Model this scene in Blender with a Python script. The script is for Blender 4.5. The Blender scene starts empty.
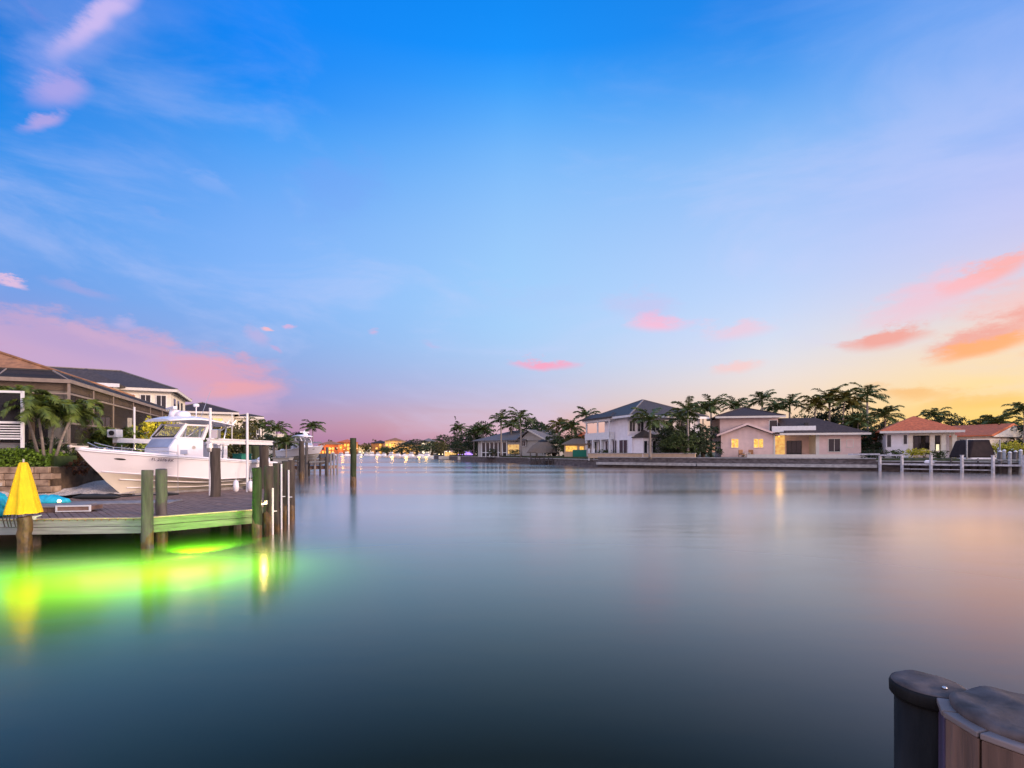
import bpy, bmesh, math, random
from mathutils import Vector, Matrix
R = math.radians
SC = bpy.context.scene
COL = SC.collection
CH = 2.4                      # camera height above the water
FP = 512.0                    # focal length in pixels of the 1024 wide frame
HY = 452.0                    # image row of the horizon

# ------------------------------------------------------------ camera
cd = bpy.data.cameras.new('camera'); cam = bpy.data.objects.new('camera', cd); COL.objects.link(cam)
cam.location = (0, 0, CH); cam.rotation_euler = (R(90), 0, 0)
cd.sensor_width = 36; cd.lens = 18; cd.shift_y = (HY - 384) / 1024; cd.clip_start = .05; cd.clip_end = 9000
SC.camera = cam
SC.view_settings.view_transform = 'Standard'; SC.view_settings.look = 'None'
SC.view_settings.exposure = 0; SC.view_settings.gamma = 1
SC.render.engine = 'CYCLES'
SC.cycles.use_denoising = True
SC.cycles.max_bounces = 6; SC.cycles.transparent_max_bounces = 12
SC.cycles.sample_clamp_indirect = 6

def lin(c):
    return tuple(((v / 255) / 12.92 if v <= 10.3 else (((v / 255) + .055) / 1.055) ** 2.4) for v in c)

# ------------------------------------------------------------ world: dusk sky
W = bpy.data.worlds.new('World'); SC.world = W; W.use_nodes = True
nt = W.node_tree; N = nt.nodes; L = nt.links
N.clear()
def nd(t, **k):
    n = N.new(t)
    for a, b in k.items(): setattr(n, a, b)
    return n
def mth(op, a, b=None, c=None, clamp=False):
    n = nd('ShaderNodeMath', operation=op); n.use_clamp = clamp
    for i, v in enumerate((a, b, c)):
        if v is None: continue
        if isinstance(v, (int, float)): n.inputs[i].default_value = v
        else: L.new(v, n.inputs[i])
    return n.outputs[0]
def mixc(f, a, b):
    n = nd('ShaderNodeMix', data_type='RGBA')
    for s, v in ((n.inputs[0], f), (n.inputs[6], a), (n.inputs[7], b)):
        if hasattr(v, 'is_linked'): L.new(v, s)
        elif isinstance(v, (int, float)): s.default_value = v
        else: s.default_value = (*v, 1)
    return n.outputs[2]
tc = nd('ShaderNodeTexCoord'); sx = nd('ShaderNodeSeparateXYZ'); L.new(tc.outputs['Generated'], sx.inputs[0])
AZ = mth('ARCTAN2', sx.outputs[0], sx.outputs[1])          # 0 straight ahead, + to the right
HR = mth('SQRT', mth('ADD', mth('MULTIPLY', sx.outputs[0], sx.outputs[0]), mth('MULTIPLY', sx.outputs[1], sx.outputs[1])))
EL = mth('ARCTAN2', sx.outputs[2], HR)
ELN = mth('DIVIDE', EL, math.pi / 2, clamp=True)
def el_of(x, y): return math.atan(((HY - y) / FP) / math.sqrt(1 + ((x - 512) / FP) ** 2))
SKY = {   # elevation profiles of the dusk sky: (degrees above horizon, sRGB)
 0:    [(448,(170,118,160)),(430,(172,122,165)),(400,(172,138,186)),(360,(164,150,204)),(330,(146,152,216)),(290,(116,156,228)),(240,(94,156,234)),(180,(70,150,236)),(100,(16,132,232)),(0,(0,118,218))],
 256:  [(448,(158,116,168)),(434,(174,128,170)),(418,(176,142,182)),(396,(158,154,208)),(360,(140,168,226)),(320,(130,176,240)),(270,(130,180,248)),(200,(110,170,246)),(130,(66,156,246)),(90,(14,140,246)),(60,(2,134,246)),(0,(0,132,246))],
 512:  [(448,(192,136,156)),(432,(218,160,166)),(414,(212,178,192)),(392,(190,190,222)),(350,(172,204,244)),(300,(162,206,250)),(220,(146,196,250)),(150,(116,182,250)),(90,(64,162,251)),(50,(16,146,252)),(0,(4,138,244))],
 768:  [(448,(230,170,140)),(430,(238,192,160)),(405,(242,212,190)),(380,(234,220,216)),(345,(214,220,238)),(300,(192,212,248)),(220,(166,198,248)),(140,(132,184,246)),(60,(62,150,240)),(0,(24,132,232))],
 1024: [(448,(246,176,60)),(430,(252,200,84)),(405,(253,214,120)),(375,(250,218,158)),(340,(242,216,190)),(300,(226,210,214)),(240,(200,200,236)),(170,(176,190,244)),(90,(136,176,244)),(0,(106,160,240))],
}
def ramp(stops):
    n = nd('ShaderNodeValToRGB'); cr = n.color_ramp; cr.interpolation = 'LINEAR'
    # smooth resample
    def at(t):
        for i in range(len(stops) - 1):
            if stops[i][0] <= t <= stops[i + 1][0]: break
        else: i = len(stops) - 2 if t > stops[0][0] else 0
        g = lambda j: stops[min(max(j, 0), len(stops) - 1)]
        p0, p1, p2, p3 = g(i - 1), g(i), g(i + 1), g(i + 2)
        u = min(1, max(0, (t - p1[0]) / (p2[0] - p1[0])))
        out = []
        for k in range(3):
            m1 = (p2[1][k] - p0[1][k]) / max(1e-6, (p2[0] - p0[0])) * (p2[0] - p1[0])
            m2 = (p3[1][k] - p1[1][k]) / max(1e-6, (p3[0] - p1[0])) * (p2[0] - p1[0])
            a, b = p1[1][k], p2[1][k]
            v = (2*u**3-3*u*u+1)*a + (u**3-2*u*u+u)*m1 + (-2*u**3+3*u*u)*b + (u**3-u*u)*m2
            out.append(min(255, max(0, v)))
        return out
    K = 28
    lo, hi = stops[0][0], stops[-1][0]
    pts = [lo + (hi - lo) * (k / K) ** 1.3 for k in range(K + 1)]
    els = cr.elements
    for i, t in enumerate(pts):
        e = els[i] if i < 2 else els.new(min(.999, t))
        e.position = t; e.color = (*lin(at(t)), 1)
    L.new(ELN, n.inputs[0]); return n.outputs[0]
cols = []
for x, s in SKY.items():
    st = [(el_of(x, y) / (math.pi / 2), c) for y, c in s]
    top = s[-1][1]
    st.append((.75, tuple(v * .86 for v in top)))
    cols.append((math.atan((x - 512) / FP), ramp(st)))
glow = ramp([(0, (255, 176, 70)), (.05, (255, 205, 110)), (.12, (255, 218, 170)), (.22, (236, 214, 220)), (.4, (170, 196, 244)), (.9, (60, 130, 220))])
rear = ramp([(0, (214, 172, 182)), (.06, (236, 196, 196)), (.15, (244, 218, 218)), (.3, (226, 216, 236)), (.55, (150, 180, 236)), (.95, (60, 130, 220))])
rm = nd('ShaderNodeVectorMath', operation='SCALE'); L.new(rear, rm.inputs[0]); rm.inputs['Scale'].default_value = 1.6; rear = rm.outputs[0]
cols = [(-R(100), rear)] + cols + [(R(66), glow), (R(120), rear)]
cur = cols[0][1]
for i in range(1, len(cols)):
    a0, a1 = cols[i - 1][0], cols[i][0]
    mr = nd('ShaderNodeMapRange', interpolation_type='LINEAR'); L.new(AZ, mr.inputs[0])
    mr.inputs[1].default_value = a0; mr.inputs[2].default_value = a1
    cur = mixc(mr.outputs[0], cur, cols[i][1])
# clouds live in the sky by direction; warped by noise
nz = nd('ShaderNodeTexNoise'); nz.inputs['Scale'].default_value = 14; nz.inputs['Detail'].default_value = 8; nz.inputs['Roughness'].default_value = .68
mpn = nd('ShaderNodeMapping'); mpn.inputs['Scale'].default_value = (1, 1, 2.6); L.new(tc.outputs['Generated'], mpn.inputs[0]); L.new(mpn.outputs[0], nz.inputs[0])
NZ = mth('SUBTRACT', nz.outputs[0], .5)
nz2 = nd('ShaderNodeTexNoise'); nz2.inputs['Scale'].default_value = 3.4; nz2.inputs['Detail'].default_value = 4; L.new(mpn.outputs[0], nz2.inputs[0])
NZ2 = mth('SUBTRACT', nz2.outputs[0], .5)
AZW = mth('ADD', AZ, mth('MULTIPLY', NZ2, .10)); ELW = mth('ADD', EL, mth('MULTIPLY', NZ, .042))
def cloud(x, y, rx, ry, rot, colr, amt, soft=.55, nzk=1.5, skew=0):
    """a cloud centred where (x, y) looks, rx by ry pixels wide, turned rot degrees (positive rises to the right)"""
    az0 = math.atan((x - 512) / FP); e0 = el_of(x, y)
    k = 1 / (FP * math.sqrt(1 + ((x - 512) / FP) ** 2)); ky = math.cos(e0) ** 2 * k
    kx = math.cos(az0) ** 2 / FP
    da = mth('SUBTRACT', AZW, az0); de = mth('SUBTRACT', ELW, e0)
    c, s = math.cos(R(rot)), math.sin(R(rot))
    px = mth('DIVIDE', da, kx); py = mth('DIVIDE', de, ky)
    a = mth('ADD', mth('MULTIPLY', px, c / rx), mth('MULTIPLY', py, s / rx))
    b = mth('ADD', mth('MULTIPLY', px, -s / ry), mth('MULTIPLY', py, c / ry))
    if skew: b = mth('ADD', b, mth('MULTIPLY', a, mth('MULTIPLY', a, skew)))
    d = mth('SQRT', mth('ADD', mth('MULTIPLY', a, a), mth('MULTIPLY', b, b)))
    d = mth('ADD', d, mth('MULTIPLY', NZ, nzk))
    mr = nd('ShaderNodeMapRange', interpolation_type='SMOOTHSTEP'); L.new(d, mr.inputs[0])
    mr.inputs[1].default_value = 1.0; mr.inputs[2].default_value = 1.0 - soft; mr.inputs[3].default_value = 0; mr.inputs[4].default_value = amt
    return mr.outputs[0], colr
clouds = [
 cloud(80, 50, 115, 34, 48, lin((140,162,238)), .65, .95, 1.1), cloud(104, 22, 92, 17, 55, lin((208,188,240)), .9, .9, .8, .3),
 cloud(56, 90, 56, 20, 28, lin((176,164,232)), .8, .9, 1.1), cloud(38, 120, 38, 11, 34, lin((190,168,228)), .75, .9, 1.4),
 cloud(40, 12, 34, 9, -25, lin((120,140,225)), .4, .9, 2.0),
 cloud(10, 281, 26, 6, -6, lin((228,190,222)), .9, .7), cloud(88, 290, 52, 9, -4, lin((170,165,222)), .5, .9),
 cloud(215, 185, 42, 11, -6, lin((150,180,245)), .35, .95, 2), cloud(158, 212, 30, 9, -12, lin((150,175,240)), .3, .95, 2),
 cloud(335, 190, 70, 45, 20, lin((120,160,244)), .3, 1, 2.2), cloud(520, 300, 90, 26, 4, lin((170,200,248)), .4, 1, 2),
 cloud(110, 372, 225, 56, -6, lin((202,166,204)), .9, .4, .7), cloud(60, 338, 150, 20, -8, lin((184,160,208)), .7, .8, 1.2), cloud(110, 340, 90, 9, -12, lin((206,170,206)), .55, .9, 1.0),
 cloud(225, 376, 90, 26, -6, lin((224,160,184)), .8, .9, .8), cloud(240, 390, 62, 12, 9, lin((236,164,172)), .7, .9, .9),
 cloud(125, 322, 20, 10, -12, lin((186,176,226)), .7, .8), cloud(250, 336, 20, 12, -20, lin((188,176,224)), .7, .9, 2), cloud(263, 328, 11, 4, -5, lin((246,188,200)), .9, .7),
 cloud(287, 326, 11, 3.5, -4, lin((216,178,220)), .85, .7), cloud(270, 349, 10, 4, -25, lin((190,170,220)), .8, .8),
 cloud(378, 331, 8, 3.5, -3, lin((200,180,225)), .8, .8), cloud(436, 347, 10, 4, -20, lin((190,185,232)), .5, .9),
 cloud(660, 323, 44, 12, -3, lin((252,186,212)), .85, .85), cloud(640, 306, 60, 20, -14, lin((206,190,232)), .5, 1), cloud(550, 364, 38, 8, -3, lin((255,160,190)), .85, .8),
 cloud(745, 330, 54, 13, 4, lin((246,196,212)), .6, .9), cloud(735, 368, 36, 8, 6, lin((255,196,190)), .6, .9),
 cloud(992, 272, 72, 17, 14, lin((255,170,160)), .85, .7, 1.6), cloud(930, 298, 110, 30, 12, lin((248,190,205)), .6, .95, 1.8), cloud(1060, 300, 150, 42, 8, lin((250,185,180)), .5, .9, 1.6),
 cloud(890, 339, 56, 13, 6, lin((240,158,146)), .9, .8, 1.5), cloud(990, 336, 86, 21, 12, lin((238,160,150)), .85, .8, 1.5), cloud(992, 346, 82, 13, 9, lin((255,172,112)), .95, .8, 1.4),
 cloud(915, 392, 60, 11, -4, lin((244,176,96)), .6, .9, 1.4), cloud(985, 402, 90, 13, 2, lin((250,186,90)), .5, .9, 1.4),
 cloud(1120, 330, 110, 40, 12, lin((250,150,110)), .7, .8), cloud(-90, 350, 160, 40, -5, lin((200,150,190)), .7, .7),
]
# a thin veil of high cirrus over the middle of the sky
mpc = nd('ShaderNodeMapping'); mpc.inputs['Scale'].default_value = (1, 1, 3.2); mpc.inputs['Rotation'].default_value = (0, R(14), R(20)); L.new(tc.outputs['Generated'], mpc.inputs[0])
nc = nd('ShaderNodeTexNoise'); nc.inputs['Scale'].default_value = 2.6; nc.inputs['Detail'].default_value = 9; nc.inputs['Roughness'].default_value = .58; nc.inputs['Distortion'].default_value = .5; L.new(mpc.outputs[0], nc.inputs[0])
mc = nd('ShaderNodeMapRange', interpolation_type='SMOOTHSTEP'); L.new(nc.outputs[0], mc.inputs[0]); mc.inputs[1].default_value = .46; mc.inputs[2].default_value = .72; mc.inputs[4].default_value = .36
me_ = nd('ShaderNodeMapRange', interpolation_type='SMOOTHSTEP'); L.new(EL, me_.inputs[0]); me_.inputs[1].default_value = R(46); me_.inputs[2].default_value = R(18)
cur = mixc(mth('MULTIPLY', mc.outputs[0], me_.outputs[0]), cur, lin((206,208,248)))
for f, c in clouds: cur = mixc(f, cur, c)
bg = nd('ShaderNodeBackground'); L.new(cur, bg.inputs[0]); bg.inputs[1].default_value = 1.0
sky = nd('ShaderNodeTexSky', sky_type='NISHITA'); sky.sun_disc = False
sky.sun_elevation = R(4); sky.sun_rotation = R(72)
bg2 = nd('ShaderNodeBackground'); L.new(sky.outputs[0], bg2.inputs[0]); bg2.inputs[1].default_value = .012
ad = nd('ShaderNodeAddShader'); L.new(bg.outputs[0], ad.inputs[0]); L.new(bg2.outputs[0], ad.inputs[1])
wo = nd('ShaderNodeOutputWorld'); L.new(ad.outputs[0], wo.inputs[0])
W.cycles.sampling_method = 'MANUAL'; W.cycles.sample_map_resolution = 1024

# the last of the sun: low, broad and warm, from beyond the right of the view
sl = bpy.data.lights.new('sun', 'SUN'); sl.energy = 3.3; sl.angle = R(14); sl.color = (1, .74, .60)
so = bpy.data.objects.new('sun', sl); COL.objects.link(so); so.location = (30, 0, 40)
def aim_sun(az, el):
    d = Vector((math.sin(R(az)) * math.cos(R(el)), math.cos(R(az)) * math.cos(R(el)), math.sin(R(el))))
    so.rotation_euler = d.to_track_quat('Z', 'Y').to_euler()
aim_sun(112, 13)

# ------------------------------------------------------------ materials
MATS = {}
def mat(name, col, rough=.6, var=.18, scale=6, metal=0, bump=0, emit=None, es=0, col2=None, alpha=1, stretch=(1,1,1), ior=None, wave=None):
    m = bpy.data.materials.new(name); m.use_nodes = True; t = m.node_tree; b = t.nodes['Principled BSDF']
    b.inputs['Roughness'].default_value = rough; b.inputs['Metallic'].default_value = metal
    if ior: b.inputs['IOR'].default_value = ior
    c2 = col2 or tuple(v * (1 - var) for v in col); c1 = tuple(min(1, v * (1 + var * .6)) for v in col)
    tcn = t.nodes.new('ShaderNodeTexCoord'); mp = t.nodes.new('ShaderNodeMapping'); mp.inputs['Scale'].default_value = stretch
    t.links.new(tcn.outputs['Object'], mp.inputs[0])
    nz = t.nodes.new('ShaderNodeTexNoise'); nz.inputs['Scale'].default_value = scale; nz.inputs['Detail'].default_value = 5
    t.links.new(mp.outputs[0], nz.inputs[0])
    rp = t.nodes.new('ShaderNodeValToRGB'); rp.color_ramp.elements[0].position = .3; rp.color_ramp.elements[1].position = .7
    rp.color_ramp.elements[0].color = (*c2, 1); rp.color_ramp.elements[1].color = (*c1, 1)
    t.links.new(nz.outputs[0], rp.inputs[0]); out = rp.outputs[0]; bsrc = nz.outputs[0]
    if wave:      # (axis, scale, depth): planks, tiles, courses
        wv = t.nodes.new('ShaderNodeTexWave'); wv.wave_type = 'BANDS'; wv.bands_direction = wave[0]; wv.wave_profile = 'SAW' if len(wave) < 4 else wave[3]
        wv.inputs['Scale'].default_value = wave[1]; wv.inputs['Distortion'].default_value = .15
        t.links.new(tcn.outputs['Object'], wv.inputs[0])
        r2 = t.nodes.new('ShaderNodeValToRGB'); r2.color_ramp.elements[0].color = (1-wave[2],)*3+(1,); r2.color_ramp.elements[1].position = .18
        r2.color_ramp.elements[1].color = (1,1,1,1)
        t.links.new(wv.outputs[0], r2.inputs[0])
        mx = t.nodes.new('ShaderNodeMix'); mx.data_type = 'RGBA'; mx.blend_type = 'MULTIPLY'; mx.inputs[0].default_value = 1
        t.links.new(out, mx.inputs[6]); t.links.new(r2.outputs[0], mx.inputs[7]); out = mx.outputs[2]
    t.links.new(out, b.inputs['Base Color'])
    if bump:
        bp = t.nodes.new('ShaderNodeBump'); bp.inputs['Strength'].default_value = bump; bp.inputs['Distance'].default_value = .03
        t.links.new(bsrc, bp.inputs['Height']); t.links.new(bp.outputs[0], b.inputs['Normal'])
    if emit:
        b.inputs['Emission Color'].default_value = (*emit, 1); b.inputs['Emission Strength'].default_value = es
        if var and es < 3:
            mul = t.nodes.new('ShaderNodeMath'); mul.operation = 'MULTIPLY'; mul.inputs[1].default_value = es * 2
            t.links.new(nz.outputs[0], mul.inputs[0]); t.links.new(mul.outputs[0], b.inputs['Emission Strength'])
    if alpha < 1: b.inputs['Alpha'].default_value = alpha
    MATS[name] = m; return m
M = MATS
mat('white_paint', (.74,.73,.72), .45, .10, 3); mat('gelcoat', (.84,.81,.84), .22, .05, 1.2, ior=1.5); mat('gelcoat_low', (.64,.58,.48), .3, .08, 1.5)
mat('cream_wall', (.80,.74,.62), .8, .1, 2, bump=.2); mat('tan_wall', (.50,.36,.24), .85, .15, 2, bump=.2); mat('pink_wall', (.78,.56,.50), .8, .10, 1.5, bump=.2)
mat('lilac_wall', (.80,.76,.80), .8, .08, 1.5, bump=.2); mat('grey_wall', (.42,.40,.38), .8, .12, 2)
mat('tile_brown', (.36,.17,.075), .7, .35, 3, bump=.5, wave=('Z', 3.2, .45)); mat('tile_red', (.66,.16,.05), .7, .3, 3, bump=.5, wave=('Z', 3.2, .4))
mat('tile_dark', (.085,.068,.060), .6, .35, 4, bump=.4, wave=('Z', 3.0, .5)); mat('tile_grey', (.20,.18,.175), .7, .3, 4, bump=.4, wave=('Z', 3.0, .4))
mat('tile_umber', (.070,.050,.046), .7, .35, 4, bump=.4, wave=('Z', 3.0, .5))
mat('thatch', (.23,.17,.12), .95, .5, 14, bump=.9, stretch=(4,4,.6)); mat('trim', (.72,.66,.58), .6, .08, 3)
mat('glass_dark', (.018,.020,.026), .08, .3, 2); mat('bronze', (.028,.024,.022), .45, .2, 6); mat('shade', (.03,.028,.03), .7, .3, 3)
mat('lit_warm', (.8,.5,.12), .5, .6, 3.5, emit=(1,.48,.07), es=.85); mat('lit_cool', (.8,.8,.7), .5, .2, 2, emit=(1,.9,.55), es=1.0)
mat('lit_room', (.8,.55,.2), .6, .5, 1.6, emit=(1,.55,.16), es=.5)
mat('pile_wood', (.082,.066,.056), .85, .45, 9, bump=.8, stretch=(1,1,.12)); mat('pile_green', (.050,.065,.030), .85, .5, 9, bump=.8, stretch=(1,1,.15))
mat('pile_grey', (.115,.10,.092), .85, .45, 9, bump=.8, stretch=(1,1,.12)); mat('pile_wet', (.035,.022,.012), .5, .7, 12, bump=.8, col2=(.16,.085,.02), stretch=(1,1,.5))
mat('fascia_grey', (.34,.33,.32), .8, .35, 5, bump=.4, stretch=(.25,.25,3)); mat('deck_wood', (.27,.165,.125), .7, .35, 5, bump=.35)
mat('deck_grey', (.27,.24,.23), .8, .3, 5, bump=.35); mat('edge_warm_glow', (.60,.42,.25), .6, .3, 5)
mat('metal', (.60,.60,.62), .32, .08, 4, metal=.85); mat('pvc', (.78,.76,.76), .4, .08, 5); mat('rubber', (.015,.014,.014), .6, .2, 6)
mat('black_cap', (.013,.012,.012), .7, .6, 16, bump=.3, stretch=(1,1,.2)); mat('cap_top', (.12,.095,.09), .75, .5, 14, bump=.25)
mat('umbrella', (.83,.50,.005), .8, .12, 5, bump=.15); mat('umbrella_fold', (.62,.30,.004), .8, .12, 5)
mat('turquoise', (.02,.48,.62), .6, .3, 8, bump=.4); mat('green_fabric', (.008,.16,.10), .8, .2, 8); mat('tarp', (.030,.018,.018), .95, .35, 2, bump=.4)
mat('stone', (.36,.26,.18), .9, .55, 3.5, bump=.9, col2=(.16,.10,.065)); mat('fascia_green_glow', (.20,.24,.13), .8, .4, 5, bump=.4, stretch=(.25,.25,3)); mat('frame_beige', (.27,.21,.17), .7, .2, 5); mat('weathered_white', (.52,.50,.52), .7, .35, 4, bump=.3); mat('quay_glow', (1,.8,.5), .5, 0, 1, emit=(1,.68,.26), es=1.3); mat('ridge', (.26,.23,.22), .8, .2, 4); mat('gravel', (.56,.50,.46), .95, .5, 22, bump=1); mat('earth', (.10,.065,.038), .95, .5, 5, bump=.6)
mat('concrete', (.40,.38,.36), .85, .3, 2.5, bump=.4); mat('seawall', (.135,.115,.115), .9, .5, 1.6, bump=.7, stretch=(1,1,2.5)); mat('barnacle', (.05,.04,.036), .9, .5, 4, bump=.8)
mat('lawn', (.065,.075,.03), .95, .5, 2, bump=.5); mat('bark', (.16,.12,.09), .9, .35, 6, bump=.6); mat('palm_trunk', (.27,.23,.20), .85, .3, 4, bump=.4, stretch=(.4,.4,3)); mat('crownshaft', (.09,.14,.035), .6, .2, 4)
mat('bed', (.012,.012,.010), .95)
for k_ in ('black_cap','cap_top','tile_dark','tile_umber','tile_grey','pile_wood','pile_grey','pile_green','seawall','deck_wood'): MATS[k_].node_tree.nodes['Principled BSDF'].inputs['Specular IOR Level'].default_value = .2
def leaf(name, c, c2, sc=3):
    m = mat(name, c, .5, .3, sc, col2=c2); b = m.node_tree.nodes['Principled BSDF']
    b.inputs['Specular IOR Level'].default_value = .2
leaf('leaf_dark', (.038,.058,.022), (.016,.026,.012)); leaf('leaf_mid', (.070,.10,.028), (.03,.045,.015)); leaf('leaf_bright', (.16,.27,.03), (.06,.12,.015))
leaf('leaf_olive', (.115,.105,.030), (.045,.045,.015)); leaf('leaf_yellow', (.60,.52,.04), (.25,.26,.03), 2); leaf('leaf_rust', (.14,.055,.028), (.035,.030,.014), 5)
leaf('frond', (.115,.15,.040), (.05,.07,.02)); leaf('frond_gold', (.22,.18,.03), (.08,.08,.018)); leaf('frond_near', (.13,.17,.028), (.045,.07,.018))
mat('screen', (.018,.016,.020), .9, .1, 2, alpha=.80); mat('screen_light', (.05,.036,.028), .9, .1, 2, alpha=.36)
mat('purple_lit', (.3,.2,.6), .5, .3, 3, emit=(.45,.25,1), es=1.6)
mat('lamp_glow', (1,.8,.5), .5, 0, 1, emit=(1,.74,.34), es=5); mat('lamp_white', (1,1,.9), .5, 0, 1, emit=(1,.95,.8), es=9)
mat('slat_brown', (.17,.095,.068), .65, .5, 22, bump=.6, stretch=(1,1,.08)); mat('slat_plum', (.07,.045,.09), .65, .5, 22, bump=.6, stretch=(1,1,.08)); mat('slat_top', (.23,.175,.16), .6, .25, 5, bump=.3)
mat('windscreen', (.30,.33,.42), .06, .1, 2, alpha=.30); mat('console_blue', (.34,.38,.50), .25, .1, 2)

def murk_mat():
    m = bpy.data.materials.new('murk'); m.use_nodes = True; t = m.node_tree; t.nodes.clear()
    o = t.nodes.new('ShaderNodeOutputMaterial'); v = t.nodes.new('ShaderNodeVolumeAbsorption'); v.inputs[0].default_value = (.34,.50,.05,1); v.inputs[1].default_value = 1.0
    t.links.new(v.outputs[0], o.inputs['Volume']); MATS['murk'] = m
murk_mat()
def water_mat():
    m = bpy.data.materials.new('water'); m.use_nodes = True; t = m.node_tree; t.nodes.clear(); n = t.nodes.new; l = t.links.new
    out = n('ShaderNodeOutputMaterial'); tcn = n('ShaderNodeTexCoord')
    mp = n('ShaderNodeMapping'); mp.inputs['Scale'].default_value = (.35, .8, 1); l(tcn.outputs['Object'], mp.inputs[0])
    nz = n('ShaderNodeTexNoise'); nz.inputs['Scale'].default_value = 1.6; nz.inputs['Detail'].default_value = 6; l(mp.outputs[0], nz.inputs[0])
    bp = n('ShaderNodeBump'); bp.inputs['Strength'].default_value = .16; bp.inputs['Distance'].default_value = .05; l(nz.outputs[0], bp.inputs['Height'])
    mp2 = n('ShaderNodeMapping'); mp2.inputs['Scale'].default_value = (.009, .07, 1); l(tcn.outputs['Object'], mp2.inputs[0])
    n2 = n('ShaderNodeTexNoise'); n2.inputs['Scale'].default_value = 1; n2.inputs['Detail'].default_value = 5; l(mp2.outputs[0], n2.inputs[0])
    rr = n('ShaderNodeMapRange'); l(n2.outputs[0], rr.inputs[0]); rr.inputs[1].default_value = .35; rr.inputs[2].default_value = .65; rr.inputs[3].default_value = .14; rr.inputs[4].default_value = .27
    gl = n('ShaderNodeBsdfGlossy'); gl.distribution = 'MULTI_GGX'; gl.inputs['Color'].default_value = (1,.90,.80,1); l(rr.outputs[0], gl.inputs['Roughness']); l(bp.outputs[0], gl.inputs['Normal'])
    df = n('ShaderNodeBsdfDiffuse'); df.inputs[0].default_value = (.012,.015,.012,1)
    tr = n('ShaderNodeBsdfTranslucent'); tr.inputs[0].default_value = (.9,.9,.6,1)
    ads = n('ShaderNodeAddShader'); l(df.outputs[0], ads.inputs[0]); l(tr.outputs[0], ads.inputs[1])
    fr = n('ShaderNodeFresnel'); fr.inputs[0].default_value = 1.5; fa = n('ShaderNodeMapRange'); l(fr.outputs[0], fa.inputs[0]); fa.inputs[1].default_value = .085; fa.inputs[3].default_value = .022; fa.inputs[2].default_value = .54
    tp = n('ShaderNodeBsdfTransparent'); tp.inputs[0].default_value = (.8,.9,.6,1); mt = n('ShaderNodeMixShader'); mt.inputs[0].default_value = .2; l(ads.outputs[0], mt.inputs[1]); l(tp.outputs[0], mt.inputs[2])
    mx = n('ShaderNodeMixShader'); l(fa.outputs[0], mx.inputs[0]); l(mt.outputs[0], mx.inputs[1]); l(gl.outputs[0], mx.inputs[2]); l(mx.outputs[0], out.inputs[0])
    MATS['water'] = m
water_mat()

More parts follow.
